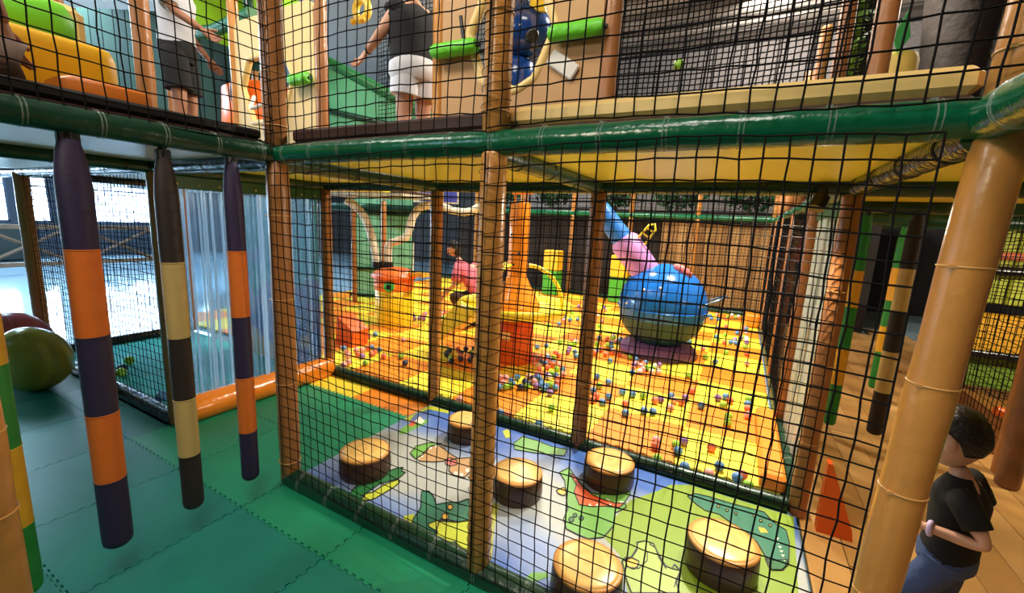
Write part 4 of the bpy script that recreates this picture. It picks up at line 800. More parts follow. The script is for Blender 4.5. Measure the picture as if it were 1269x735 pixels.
def hose(pts, label):
    P = smooth(pts); r = .055
    mb = MB(); mb.tube(P, [r*(1+.07*(i % 2)) for i in range(len(P))], 14); th = thing('air_hose', label, 'hose', tuple(pts[-1]))
    part('hose', mb, M_HOSE, th); part('coupling', MB().cyl(Vector(pts[-1])-Vector((0, 0, .03)), Vector(pts[-1])+Vector((0, 0, .06)), .075, 14), M_TIEB, th)
hose([(-3.0, 3.0, 1.78), (-2.88, 3.05, 1.70), (-2.73, 3.09, 1.54), (-2.58, 3.10, 1.2), (-2.50, 3.10, .86)], 'short white hose dropping from the roof to the barrel lid')
hose([(-1.10, 4.05, 1.95), (-1.36, 3.85, 1.72), (-1.57, 3.74, 1.70), (-1.79, 3.63, 1.76), (-2.0, 3.51, 1.746), (-2.11, 3.43, 1.6), (-2.15, 3.35, 1.32), (-2.27, 3.27, 1.23), (-2.37, 3.2, 1.16), (-2.36, 3.18, .86)], 'long wavy white hose bending down to the barrel lid')

# ================================================================ PIT SURROUNDINGS
M_MINT = mat('mint_net_fabric', (132, 206, 176), .7, bump=.2, bscale=60)
def panel(name, mb, m, label, cat, loc): return single(name, mb, m, label, cat, loc)
mp = thing('mint_screen', 'mint green mesh screen behind the barrel', 'screen', (-3.6, 4.3, 0))
part('fabric', MB().box((-3.62, 4.3, 1.0), (1.1, .02, 1.86), rz=.5), M_MINT, mp)
for z in (.12, .62, 1.62): part('rail', MB().tube([(-4.12, 4.0, z), (-3.12, 4.55, z)], .03, 10), M_DGREEN, mp)
us = thing('mint_slide_side', 'sloping mint green slide side on the upper floor', 'slide', (-2.8, 3.2, 2.0))
mb = MB().prism([(0, 0), (1.5, 0), (1.5, 1.0), (0, 1.72)], -.02, .02, 0, lambda x, y, z: (-3.3+x*.93, 3.0+x*.37+z, 1.96+y)); part('side_panel', mb, mat('mint_panel', (96, 186, 140), .6, bump=.2, bscale=50), us)
part('top_rail', MB().tube([(-3.35, 2.96, 3.72), (-1.85, 3.53, 2.97)], .07, 14), mat('rail_green', (40, 120, 66), .4, bump=.3), us)
part('lower_rail', MB().tube([(-3.35, 2.94, 3.05), (-1.85, 3.52, 2.75)], .04, 12), M_DGREEN, us)
# far boards and boxes
M_PLANK = [mat('plank_a', (166, 124, 72), .7, var=.12, vscale=5), mat('plank_b', (150, 110, 62), .7, var=.12, vscale=5), mat('plank_c', (178, 138, 84), .7, var=.12, vscale=5)]
fs_ = thing('plank_screen', 'tall brown plank screen behind the blue globe', 'screen', (1.7, 8.1, 0))
for k in range(12):
    part('plank', MB().box((.72+k*.165, 8.06+.012*(k % 2), .9), (.158, .03, 1.72), bev=.006), M_PLANK[k % 3], fs_)
bs2 = thing('dark_screen', 'dark brown screen behind the pit left of the planks', 'screen', (-1.4, 8.3, 0))
for k in range(18): part('plank', MB().box((-4.6+k*.3, 8.3+.01*(k % 2), .9), (.29, .03, 1.74), bev=.006), mat('dark_plank%d' % (k % 2), ((52, 38, 28), (44, 34, 28))[k % 2], .8), bs2)
for x, y, lab in [(-1.56, 7.5, 'yellow over green foam box behind the fountain tower'), (-.05, 7.6, 'yellow over green foam box between the fountain tower and the globe')]:
    t = thing('foam_box', lab, 'foam box', (x, y, 0))
    part('lower_half', MB().box((x, y, .28), (.36, .3, .55), bev=.02), mat('box_green', (70, 160, 44), .5), t)
    part('upper_half', MB().box((x, y, .78), (.36, .3, .46), bev=.02), mat('box_yellow', (244, 186, 36), .5), t)
t = thing('notice_board', 'white notice board with small red and amber pictures behind the barrel', 'board', (-3.5, 4.62, 0))
part('board', MB().box((-3.45, 4.66, .78), (.42, .03, .72), rz=.45), M_WHITE, t); part('stand', MB().cyl((-3.44, 4.69, 0), (-3.44, 4.69, .6), .02, 10).cyl((-3.44, 4.69, 0), (-3.44, 4.69, .02), .14, 16), M_TIEB, t)
for k, c in enumerate(((200, 50, 40), (220, 180, 120), (230, 170, 60), (200, 120, 90))):
    part('picture', MB().box((-3.53+.16*(k % 2), 4.60+.08*(k % 2), .92-.26*(k//2)), (.10, .012, .14), rz=.45), mat('pic%d' % k, c, .5), t)
t = thing('hanging_sign', 'white sign with a blue picture hanging above the kneeling person', 'sign', (-3.1, 4.95, 1.9))
part('board', MB().box((-3.0, 5.02, 2.0), (.9, .02, .26), rz=.45), M_WHITE, t)
for k in (-.36, .36): part('hanger', MB().cyl((-3.0+k*.9, 5.02+k*.434, 2.1), (-3.0+k*.9, 5.02+k*.434, ZC), .006, 6), M_TIEB, t)
for k in range(2): part('picture', MB().box((-3.14+k*.42, 4.935+k*.20, 2.0), (.24, .012, .2), rz=.45), mat('sign_blue', (60, 70, 170), .5), t)
# far-deck bushes and dark boards above the green beam
M_LEAF = mat('fake_leaf', (34, 84, 40), .6, var=.4, vscale=9)
def bush(c, r, n, label, seed, m=None):
    rnd = random.Random(seed); t = thing('fake_shrub', label, 'shrub', (c[0], c[1], 1.935)); mb = MB()
    for k in range(n):
        v = Vector((rnd.gauss(0, 1), rnd.gauss(0, 1), rnd.gauss(0, 1))).normalized()*rnd.uniform(.55, 1)
        p = Vector((v.x*r[0], v.y*r[1], v.z*r[2]+r[2]+.1)); a = Vector((rnd.uniform(-1, 1), rnd.uniform(-1, 1), rnd.uniform(-1, 1))).normalized(); b = a.orthogonal().normalized(); s = rnd.uniform(.05, .11)
        mb.add([p-a*s, p+b*s*.4, p+a*s, p-b*s*.4+v*.02], [(0, 1, 2, 3)])
    part('foliage', mb, m or M_LEAF, t, world=False, kind='stuff')
    part('stem', MB().tube([(0, 0, 0), (0, 0, r[2]*1.6)], .03, 8), M_DBROWN, t, world=False)
for k, x in enumerate((-3.6, -2.2, -.6, .8, 2.2, 3.6)):
    bush((x, 8.75, 2.52), (.62, .3, .46), 520, 'dark leafy shrub standing on the far deck behind the pit', 20+k)
for o in COL.objects:
    if o.name.startswith('fake_shrub'): o['group'] = 'shrubs on the far deck'

# ================================================================ LEFT: FENCE AND WALKWAY
M_WOOD = mat('fence_wood', (96, 72, 54), .6, var=.2, vscale=6)
t = thing('crossbuck_fence', 'brown timber fence with diagonal braces before the daylight windows', 'fence', (-11.8, 3.4, 0))
FX = -11.8
for y in (-.6, 1.0, 2.55, 4.15): part('post', MB().box((FX, y, .52), (.12, .12, 1.10), bev=.01), M_WOOD, t)
for y0, y1 in ((-.6, 1.0), (1.0, 2.55), (2.55, 4.15)):
    for z in (.97, .14): part('rail', MB().box((FX, (y0+y1)/2, z), (.07, y1-y0, .10), bev=.008), M_WOOD, t)
    for a, b in ((.14, .97), (.97, .14)):
        part('brace', MB().tube([(FX-.04*(a > b), y0+.05, a), (FX-.04*(a > b), y1-.05, b)], .04, 4, smooth=False), M_WOOD, t)
single('dark_cabinet', MB().box((-14.6, 1.7, .45), (.5, 1.4, .9), bev=.03), mat('dark_teal_paint', (22, 44, 46), .5), 'dark low cabinet under the bright window', 'cabinet', (-14.6, 1.7, -.04))

# ================================================================ RIGHT: LIME PANEL AND STEP
M_LIME = mat('lime_panel', (186, 198, 60), .6, var=.08, vscale=3)
t = thing('lime_wall_panel', 'lime and yellow padded wall behind the corridor net', 'panel', (5.2, 4.1, 0))
for k in range(8): part('upper_slat', MB().box((4.2+k*.3, 4.12, 1.42), (.29, .05, .74), bev=.01), M_LIME, t)
part('lower_band', MB().box((5.3, 4.12, .42), (2.5, .05, .34), bev=.01), mat('green_panel', (128, 168, 52), .6), t)
part('yellow_block', MB().box((5.3, 4.05, .78), (2.5, .2, .36), bev=.03), mat('block_yellow', (232, 176, 40), .5), t)
part('red_strip', MB().box((5.3, 4.07, 1.49), (2.5, .06, .07), bev=.01), mat('strip_red', (206, 92, 44), .5), t)
for z in (1.36, .6): part('black_bar', MB().tube([(4.05, 3.98, z), (6.5, 3.98, z-.02)], .045, 12), M_BLACKV, t)
t = thing('orange_slide_ramp', 'brown slide ramp with orange edge on the right of the corridor', 'slide', (4.6, 3.2, 0))
part('bed', MB().prism([(0, .30), (1.5, .0), (1.5, -.0), (0, .0)], 0, .75, 0, lambda x, y, z: (4.05+x, 3.0+z, y+.001)), mat('ramp_brown', (150, 88, 40), .3), t)
part('edge', MB().tube([(4.0, 2.98, .36), (4.5, 2.97, .25), (5.55, 2.96, .05)], .035, 10), M_ORANGE2, t)
single('green_mat', MB().box((5.2, 2.2, .012), (2.0, 1.2, .02)), M_GRC, 'green mat on the boards behind the child', 'mat', (5.2, 2.2, .002))
t = thing('corridor_backdrop', 'dark backdrop with a picture at the end of the corridor', 'backdrop', (3.3, 8.0, 0))
part('board', MB().box((3.4, 7.7, 1.1), (1.5, .05, 2.2)), mat('dark_backdrop', (30, 24, 20), .8), t)
part('red_picture', MB().box((3.2, 7.66, 1.35), (.5, .02, .45)), mat('red_print', (110, 30, 26), .6, var=.5, vscale=12), t)
part('animal_picture', MB().box((3.2, 7.66, .75), (.4, .02, .4)), mat('gold_print', (70, 56, 24), .6, var=.6, vscale=10), t)

# ================================================================ UPPER FLOOR
def hexpanel(x0, x1, z0, z1, y, hole, m, label):
    t = thing('climb_panel', label, 'panel', ((x0+x1)/2, y, z0))
    # board built as a ring of quads between the outline and the hole
    def ring_pts(n):
        out = []
        for k in range(n):
            a = 2*PI*k/n; c, s = math.cos(a), math.sin(a)
            cx = sum(p[0] for p in hole)/len(hole); cz = sum(p[1] for p in hole)/len(hole)
            best = 1e9
            for (ax, az), (bx_, bz) in zip(hole, hole[1:]+hole[:1]):
                ex_, ez = bx_-ax, bz-az; den = c*ez-s*ex_
                if abs(den) < 1e-9: continue
                tt = ((ax-cx)*ez-(az-cz)*ex_)/den; uu = ((ax-cx)*s-(az-cz)*c)/den
                if tt > 0 and -.001 <= uu <= 1.001: best = min(best, tt)
            ho = (cx+c*best, cz+s*best)
            tx = ((x1-cx)/c if c > 0 else (x0-cx)/c) if abs(c) > 1e-9 else 1e9
            tz = ((z1-cz)/s if s > 0 else (z0-cz)/s) if abs(s) > 1e-9 else 1e9
            q = min(tx, tz); out.append((ho, (cx+c*q, cz+s*q)))
        return out
    R = ring_pts(64); n = len(R); vs = []
    for yy in (y-.03, y+.03):
        for h, o in R: vs += [(h[0], yy, h[1]), (o[0], yy, o[1])]
    fs = []
    for k in range(n):
        j = (k+1) % n; a, b, c, d_ = 2*k, 2*k+1, 2*j+1, 2*j
        fs += [(a, b, c, d_), (2*n+d_, 2*n+c, 2*n+b, 2*n+a), (a, d_, 2*n+d_, 2*n+a), (b, 2*n+b, 2*n+c, c)]
    mb = MB(); mb.add(vs, fs); part('board', mb, m, t)
    part('padded_edge', MB().tube([(h[0], y-.01, h[1]) for h, o in R], .035, 8, closed=True), M_CREAM, t)
    return t
M_PANEL = mat('tan_board', (196, 150, 96), .55, bump=.05, var=.06, vscale=2)
M_PANELC = mat('cream_board', (240, 206, 140), .55, bump=.05)
hexpanel(.05, 1.27, 1.96, 3.6, G, [(.40, 2.55), (.675, 2.46), (.82, 2.53), (.96, 2.83), (.80, 3.2), (.45, 3.2), (.28, 2.88)], M_PANEL, 'tan climbing panel with a hexagonal hole showing the blue figure')
hexpanel(-2.59, -1.38, 1.96, 3.42, G, [(-2.35, 2.45), (-1.85, 2.42), (-1.68, 2.82), (-1.82, 3.06), (-2.38, 3.06), (-2.52, 2.8)], M_PANELC, 'cream climbing panel with a hexagonal hole showing an orange barrel')
M_LROLL = mat('lime_roller', (104, 206, 40), .4, bump=.5, bscale=20)
for a, b, lab in [((.02, 1.22, 2.77), (.40, 1.22, 2.765), 'lime roller left of the laced tan post'), ((.95, 1.22, 2.75), (1.30, 1.22, 2.74), 'lime roller right of the blue figure'), ((-1.62, 1.22, 2.75), (-1.36, 1.22, 2.75), 'lime roller on the cream climbing panel')]:
    t = thing('foam_roller', lab, 'roller', a)
    v = (Vector(b)-Vector(a)); part('roller', MB().tube([Vector(a)+v*k/10 for k in range(11)], [.05*(.8 if k in (0, 10) else 1+.06*(k % 2)) for k in range(11)], 16), M_LROLL, t)
    part('axle', MB().cyl(Vector(a)-v*.06, Vector(b)+v*.06, .014, 8), M_TIEB, t)
# blue figure behind the hexagonal hole
t = thing('blue_blaster', 'glossy dark blue ball blaster behind the hexagonal hole', 'toy', (.52, 1.66, 1.93))
M_DBLUE = mat('dark_blue_gloss', (22, 62, 132), .15)
part('body', MB().ell((.55, 1.66, 2.99), (.20, .2, .18), n=24, m=14), M_DBLUE, t)
part('lower_drum', MB().lathe([(.11, 2.5), (.15, 2.52), (.15, 2.76), (.10, 2.8)], (.48, 1.66, 0), 24), M_DBLUE, t)
part('stand', MB().cyl((.5, 1.66, 1.93), (.5, 1.66, 2.52), .05, 14), M_TIEB, t)
part('barrel', MB().cyl((.62, 1.58, 2.92), (.72, 1.44, 2.86), .045, 14, bev=.01), M_TIEB, t)
part('yellow_crest', MB().prism([(0, 0), (.14, -.03), (.1, .1), (.02, .09)], -.02, .02, 0, lambda x, y, z: (.62+x, 1.56+z, 3.08+y)), mat('crest_yellow', (226, 214, 60), .4), t)
part('ear_fin', MB().ell((.57, 1.55, 3.14), (.05, .04, .08), n=12, m=8), M_DBLUE, t)
part('hose', MB().tube(smooth([(.42, 1.52, 2.86), (.36, 1.25, 2.74), (.30, 1.22, 2.80), (.26, 1.22, 2.97)]), .014, 8), M_TIEB, t)
single('sign_flap', MB().box((1.03, 1.27, 2.58), (.22, .02, .1), bev=.01), M_WHITE, 'tilted white and amber plastic tag on the tan climbing panel', 'tag', (1.03, 1.27, 2.58)).rotation_euler = (0, .6, 0)
# orange barrel behind the cream panel
t = thing('orange_tunnel', 'orange tunnel drum with a black slot behind the cream panel', 'tunnel', (-2.92, 1.80, 1.93))
part('drum', MB().lathe([(.35, 1.95), (.43, 1.98), (.45, 2.5), (.43, 2.9), (.30, 2.98)], (-2.92, 1.80, 0), 28), mat('drum_orange', (244, 120, 26), .35), t)
part('slot', MB().ell((-2.80, 1.365, 2.80), (.03, .03, .12), n=10, m=8), M_TIEB, t)
part('handle', MB().tube(smooth([(-2.42, 1.36, 2.72), (-2.3, 1.26, 2.58), (-2.12, 1.3, 2.62)]), .02, 8), M_WHITE, t)
# steps at the left
def step(x, y0, y1, z0, z1, w, m, label, r=.05):
    c = (x, (y0+y1)/2, z0); zc = (z0+z1)/2; rings = []
    for yy, q in ((y0, .8), (y0+.03, 1), (y1-.06, 1), (y1-.02, .97), (y1, .86)):
        rr_ = []
        for k in range(24):
            a = 2*PI*k/24; cx, sz = math.cos(a), math.sin(a)
            rr_.append((x+(w/2)*q*math.copysign(abs(cx)**.35, cx), yy, zc+(z1-z0)/2*q*math.copysign(abs(sz)**.35, sz)))
        rings.append(rr_)
    single('soft_step', MB().loft(rings), m, label, 'step', c)
step(-.24, -.74, -.46, 1.935, 2.05, .22, mat('step_orange', (240, 132, 40), .4), 'low orange soft step at the bottom of the upper stairs', .03)
step(-.72, -2.2, -.44, 1.935, 2.28, .5, mat('step_yellow', (250, 190, 20), .4), 'yellow soft step above the orange one', .06)
t = thing('soft_roll', 'lime green soft roll on top of the yellow step', 'roll', (-1.0, -1.2, 2.28))
part('roll', MB().tube([(-1.05, y, 2.44) for y in (-2.2, -2.1, -.52, -.45, -.42)], [.1, .13, .13, .12, .08], 22), mat('roll_green', (110, 200, 40), .45), t)
part('base', MB().box((-1.15, -1.3, 2.14), (.34, 1.8, .36), bev=.04), mat('roll_base', (190, 200, 40), .5), t)
single('back_cushion', MB().box((-1.55, -.55, 2.35), (.1, .7, .75), bev=.04), M_CREAM, 'cream padded back panel behind the steps', 'cushion', (-1.55, -.55, 1.96))
# lime canopy with green rim
t = thing('lime_canopy', 'lime fabric canopy with a green rim over the upper floor', 'canopy', (-3.7, 1.75, 3.7))
rings = []
for k in range(13):
    a = PI*k/12; rings.append([(-3.72+.74*math.cos(a)*q, 1.72+dy, 3.80+.6*math.sin(a)*q) for dy, q in ((0, 1), (.8, 1), (.8, .95), (0, .95))])
part('dome', MB().loft(rings), mat('lime_fabric', (160, 222, 50), .6), t)
part('back_cloth', MB().prism([(-.72, 0), (.72, 0)]+[(.72*math.cos(PI*k/12), .58*math.sin(PI*k/12)) for k in range(1, 12)], 0, .02, 0, lambda x, y, z: (-3.72+x, 2.5+z, 3.80+y)), mat('lime_fabric', (160, 222, 50)), t)
part('rim', MB().tube([(-3.72+.76*math.cos(a), 1.68, 3.78+.62*math.sin(a)) for a in [PI*k/18 for k in range(19)]], .05, 12), M_DGREEN, t)
part('front_bar', MB().tube([(-4.5, 1.62, 3.72), (-3.7, 1.68, 3.66), (-2.9, 1.68, 3.72)], .07, 14), mat('bar_green', (36, 110, 50), .4, bump=.3), t)
part('support', MB().cyl((-4.42, 1.72, 1.93), (-4.42, 1.72, 3.8), .03, 10), M_TAN, t)
t = thing('ring_toy', 'yellow ring toy with round feet hanging above the adult in white shorts', 'toy', (-1.17, 1.62, 3.35))
part('ring', ring(MB(), (-1.17, 1.65, 3.44), .085, .035, ax='y', n=20), mat('ring_yellow', (236, 200, 70), .4), t)
for s in (-1, 1): part('foot', MB().ell((-1.17+.06*s, 1.60, 3.33), (.028, .028, .028), n=12, m=8), mat('ring_foot', (232, 176, 40), .4), t)
part('hook', MB().cyl((-1.17, 1.65, 3.54), (-1.17, 1.65, 3.9), .008, 6), M_TIEB, t)
single('trunk_column', MB().lathe([(.34, 1.95), (.30, 2.2), (.26, 2.8), (.27, 3.4), (.34, 4.2)], (3.80, 4.65, 0), 14), mat('trunk_bark', (32, 21, 14), .8, bump=.6, bscale=12, var=.3, vscale=10), 'brown artificial tree trunk on the upper floor behind the thick post', 'tree trunk', (3.80, 4.65, 1.95))  # bark colour darkened to carry the shade that falls on it
t = thing('yellow_drum', 'pale yellow drum beside the tree trunk on the upper floor', 'drum', (3.08, 3.3, 1.95))
part('drum', MB().lathe([(.13, 1.95), (.15, 1.98), (.15, 3.0), (.13, 3.05)], (3.08, 3.3, 0), 20), mat('drum_yellow', (226, 196, 96), .5), t)
part('leaf', MB().prism([(0, 0), (.06, .1), (.02, .3), (-.05, .12)], -.01, .01, 0, lambda x, y, z: (3.05+x, 3.12+z, 3.02+y)), M_GRC, t)
bush((2.98, 4.45, 3.2), (.17, .17, 1.15), 900, 'tall dark leafy hedge column on the upper floor', 40, mat('dark_leaf', (38, 52, 32), .7, var=.4, vscale=8))
bush((2.82, 3.68, 3.0), (.04, .1, .95), 400, 'narrow pale green hedge strip on the upper floor', 41, mat('pale_leaf', (110, 150, 60), .7, var=.3, vscale=8))
deck(2*G, 4.2*G, 2.9*G+.02, 5*G, 'upper platform carrying the tree trunk')
deck(-3.5, -1.8, 2.85, 3.75, 'upper platform carrying the mint slide', M_GREYC)
deck(.1, 1.0, G+.06, 1.95, 'narrow shelf platform under the blue blaster')
deck(-3.45, -1.5, G+.06, 2.36, 'narrow shelf platform under the orange tunnel')

# dark green mesh and jagged black backdrop behind the steps on the upper floor
t = thing('green_mesh_backdrop', 'dark green slatted backdrop behind the steps on the upper floor', 'backdrop', (-4.9, 1.2, 1.9))
for k in range(16):
    u = k/15; x, y = -7.0+u*2.4, 1.45+u*1.28
    part('slat', MB().box((x, y, 3.6), (.165, .03, 1.6), rz=.49), mat('backdrop_green%d' % (k % 2), ((12, 42, 20), (18, 54, 26))[k % 2], .7), t)
    part('lower_slat', MB().box((x, y, 2.62), (.165, .03, .36), rz=.49), mat('backdrop_cream', (150, 146, 104), .8, var=.4, vscale=20), t)
    part('spike', MB().prism([(-.09, 1.96), (.09, 1.96), (.09, 2.36), (0, 2.5+.05*(k % 3)), (-.09, 2.36)], -.015, .015, 0, lambda a, b, c_: (x+a*.88+.02, y+a*.47-.04+c_, b)), mat('spike_black', (18, 20, 22), .8), t)

t = thing('spot_lamp', 'small black spot lamp clamped under the yellow deck by the pit corner post', 'lamp', (2.5, 1.22, 1.78))
part('housing', MB().cyl((2.50, 1.235, 1.775), (2.478, 1.208, 1.715), .035, 14), M_TIEB, t)
part('clamp', MB().box((2.5, 1.26, 1.80), (.04, .06, .05), bev=.008), M_TIEB, t)
deck(-7.2, -4.5, G+.08, 3.0, 'pale platform under the green slatted backdrop', M_GREYC)

# ================================================================ PEOPLE
def skin_mesh(J, E, root, sub=2):
    names = list(J); me = bpy.data.meshes.new('skin_tmp')
    me.from_pydata([J[n][0] for n in names], [(names.index(a), names.index(b)) for a, b in E], [])
    o = bpy.data.objects.new('skin_tmp', me); COL.objects.link(o)
    o.modifiers.new('s', 'SKIN'); m2 = o.modifiers.new('u', 'SUBSURF'); m2.levels = sub; m2.render_levels = sub
    for i, n in enumerate(names):
        r = J[n][1]; sv = me.skin_vertices[0].data[i]; sv.radius = r if isinstance(r, tuple) else (r, r); sv.use_root = (n == root)
    ev = o.evaluated_get(bpy.context.evaluated_depsgraph_get()); em = ev.to_mesh()
    vs = [tuple(v.co) for v in em.vertices]; fs = [tuple(p.vertices) for p in em.polygons]
    ev.to_mesh_clear(); bpy.data.objects.remove(o); bpy.data.meshes.remove(me)
    return vs, fs
def frame(f, u=(0, 0, 1)):
    f = Vector(f).normalized(); l = Vector(u).cross(f).normalized(); w = f.cross(l); return Matrix((f, l, w)).transposed()   # columns forward, left, up
def hand(mb, wrist, d, nrm, s=1.0, curl=.5):
    """palm, four unequal bent fingers and a thumb leaving the side of the palm"""
    w = Vector(wrist); d = Vector(d).normalized(); n = Vector(nrm); n = (n-d*n.dot(d)).normalized(); l = n.cross(d)
    L = .085*s
    rings = []
    for u, a, b in ((-.15, .020, .016), (.15, .026, .015), (.6, .036, .014), (1.0, .036, .012), (1.1, .030, .009)):
        rings.append([w+d*L*u+l*(a*s*math.cos(t))+n*(b*s*math.sin(t)) for t in [2*PI*k/12 for k in range(12)]])
    mb.loft(rings)
    for k, (off, ln) in enumerate(((-.028, .062), (-.009, .072), (.010, .067), (.027, .052))):
        p = w+d*L*.97+l*off*s; pts = [p]; dirn = d.copy(); seg = ln*s/3
        for q in range(3):
            dirn = (dirn-n*curl*(.45+.2*q)).normalized(); pts.append(pts[-1]+dirn*seg)
        mb.tube(pts, [.0088*s, .0084*s, .0076*s, .0055*s], 8)
    p = w+d*L*.3-l*.026*s; t1 = (d*.75-l*.6-n*.2).normalized(); mb.tube([p, p+t1*.03*s, p+t1*.03*s+(t1+d*.5-n*.3).normalized()*.034*s], [.012*s, .0105*s, .007*s], 8)
def head(root, c, size, f, u=(0, 0, 1), hair='short'):
    """size = head height; adds nose, ears, eyes and mouth to one mesh and hair as a child"""
    R = frame(f, u); c = Vector(c); h = size/2; N, K = 24, 18; vs = []
    for i in range(K+1):
        t = PI*i/K
        for k in range(N):
            a = 2*PI*k/N; x, y, z = math.sin(t)*math.cos(a), math.sin(t)*math.sin(a), -math.cos(t)
            X, Y, Z = x*.84, y*.72, z
            if z < 0: X *= 1+.20*z*(1 if x > 0 else 1.1); Y *= 1+.30*z
            if x > 0: X += .06*math.exp(-((z+.55)/.25)**2)*x
            if x > .5 and abs(y) < .5: X -= .06*math.exp(-((z-.03)/.14)**2)*math.exp(-((abs(y)-.34)/.16)**2)
            vs.append(c+R @ Vector((X*h, Y*h, Z*h)))
    fs = [(i*N+k, i*N+(k+1) % N, (i+1)*N+(k+1) % N, (i+1)*N+k) for i in range(K) for k in range(N)]
    mb = MB(); mb.add(vs, fs, 0, True)
    P = lambda x, y, z: c+R @ Vector((x*h, y*h, z*h))
    mb.tube([P(.80, 0, .10), P(.88, 0, -.08), P(.99, 0, -.24), P(.86, 0, -.32)], [.05*h, .08*h, .13*h, .07*h], 10)
    for s in (-1, 1): mb.ell(P(-.06, .70*s, -.08), (.16*h, .06*h, .24*h), R, 12, 8)
    hd = part('head', mb, M_SKIN, root)
    e = MB()
    for s in (-1, 1): e.ell(P(.74, .28*s, .04), (.07*h, .11*h, .06*h), R, 10, 6)
    part('eyes', e, mat('eye_dark', (24, 18, 16), .2), hd)
    e = MB().tube([P(.80, -.2, -.55), P(.85, 0, -.57), P(.80, .2, -.55)], .035*h, 8); part('mouth', e, mat('lip', (176, 96, 88), .5), hd)
    vs = []; hm = MB(); K2 = 14
    for i in range(K2+1):
        t = PI*i/K2
        for k in range(N):
            a = 2*PI*k/N; x, y, z = math.sin(t)*math.cos(a), math.sin(t)*math.sin(a), math.cos(t)
            lo = .46 if x > .25 else (-.02+.42*max(0, (x+.35)/.6) if x > -.35 else -.34)
            lo = lo if hair == 'short' else (lo if x > .1 else -.95)
            z = max(z, lo); g = 1.06+.025*math.sin(9*a+5*t)
            q = math.sqrt(max(0, 1-min(1, z*z)*.92)); vx, vy = (x/max(1e-4, math.hypot(x, y)), y/max(1e-4, math.hypot(x, y)))
            rr = min(math.hypot(x, y) if z > lo+1e-6 else q, 1); sh = 1+.24*min(0, z); g2 = g if z > lo+1e-6 else 1.03; vs.append(P(vx*rr*.84*g2*sh-.015, vy*rr*.73*g2*sh, z*1.06))
    hm.add(vs, [((i+1)*N+k, (i+1)*N+(k+1) % N, i*N+(k+1) % N, i*N+k) for i in range(K2) for k in range(N)], 0, True)
    part('hair', hm, M_HAIR, root)
    return hd
def ering(c, f, l, a, b, n=20): return [Vector(c)+Vector(f)*(a*math.cos(t))+Vector(l)*(b*math.sin(t)) for t in [2*PI*k/n for k in range(n)]]
BE = [('pel', 'wai'), ('wai', 'che'), ('che', 'nek'), ('nek', 'hed'), ('che', 'shl'), ('shl', 'ell'), ('ell', 'wrl'), ('che', 'shr'), ('shr', 'elr'), ('elr', 'wrr'),
      ('pel', 'hpl'), ('hpl', 'knl'), ('knl', 'anl'), ('anl', 'tol'), ('pel', 'hpr'), ('hpr', 'knr'), ('knr', 'anr'), ('anr', 'tor')]
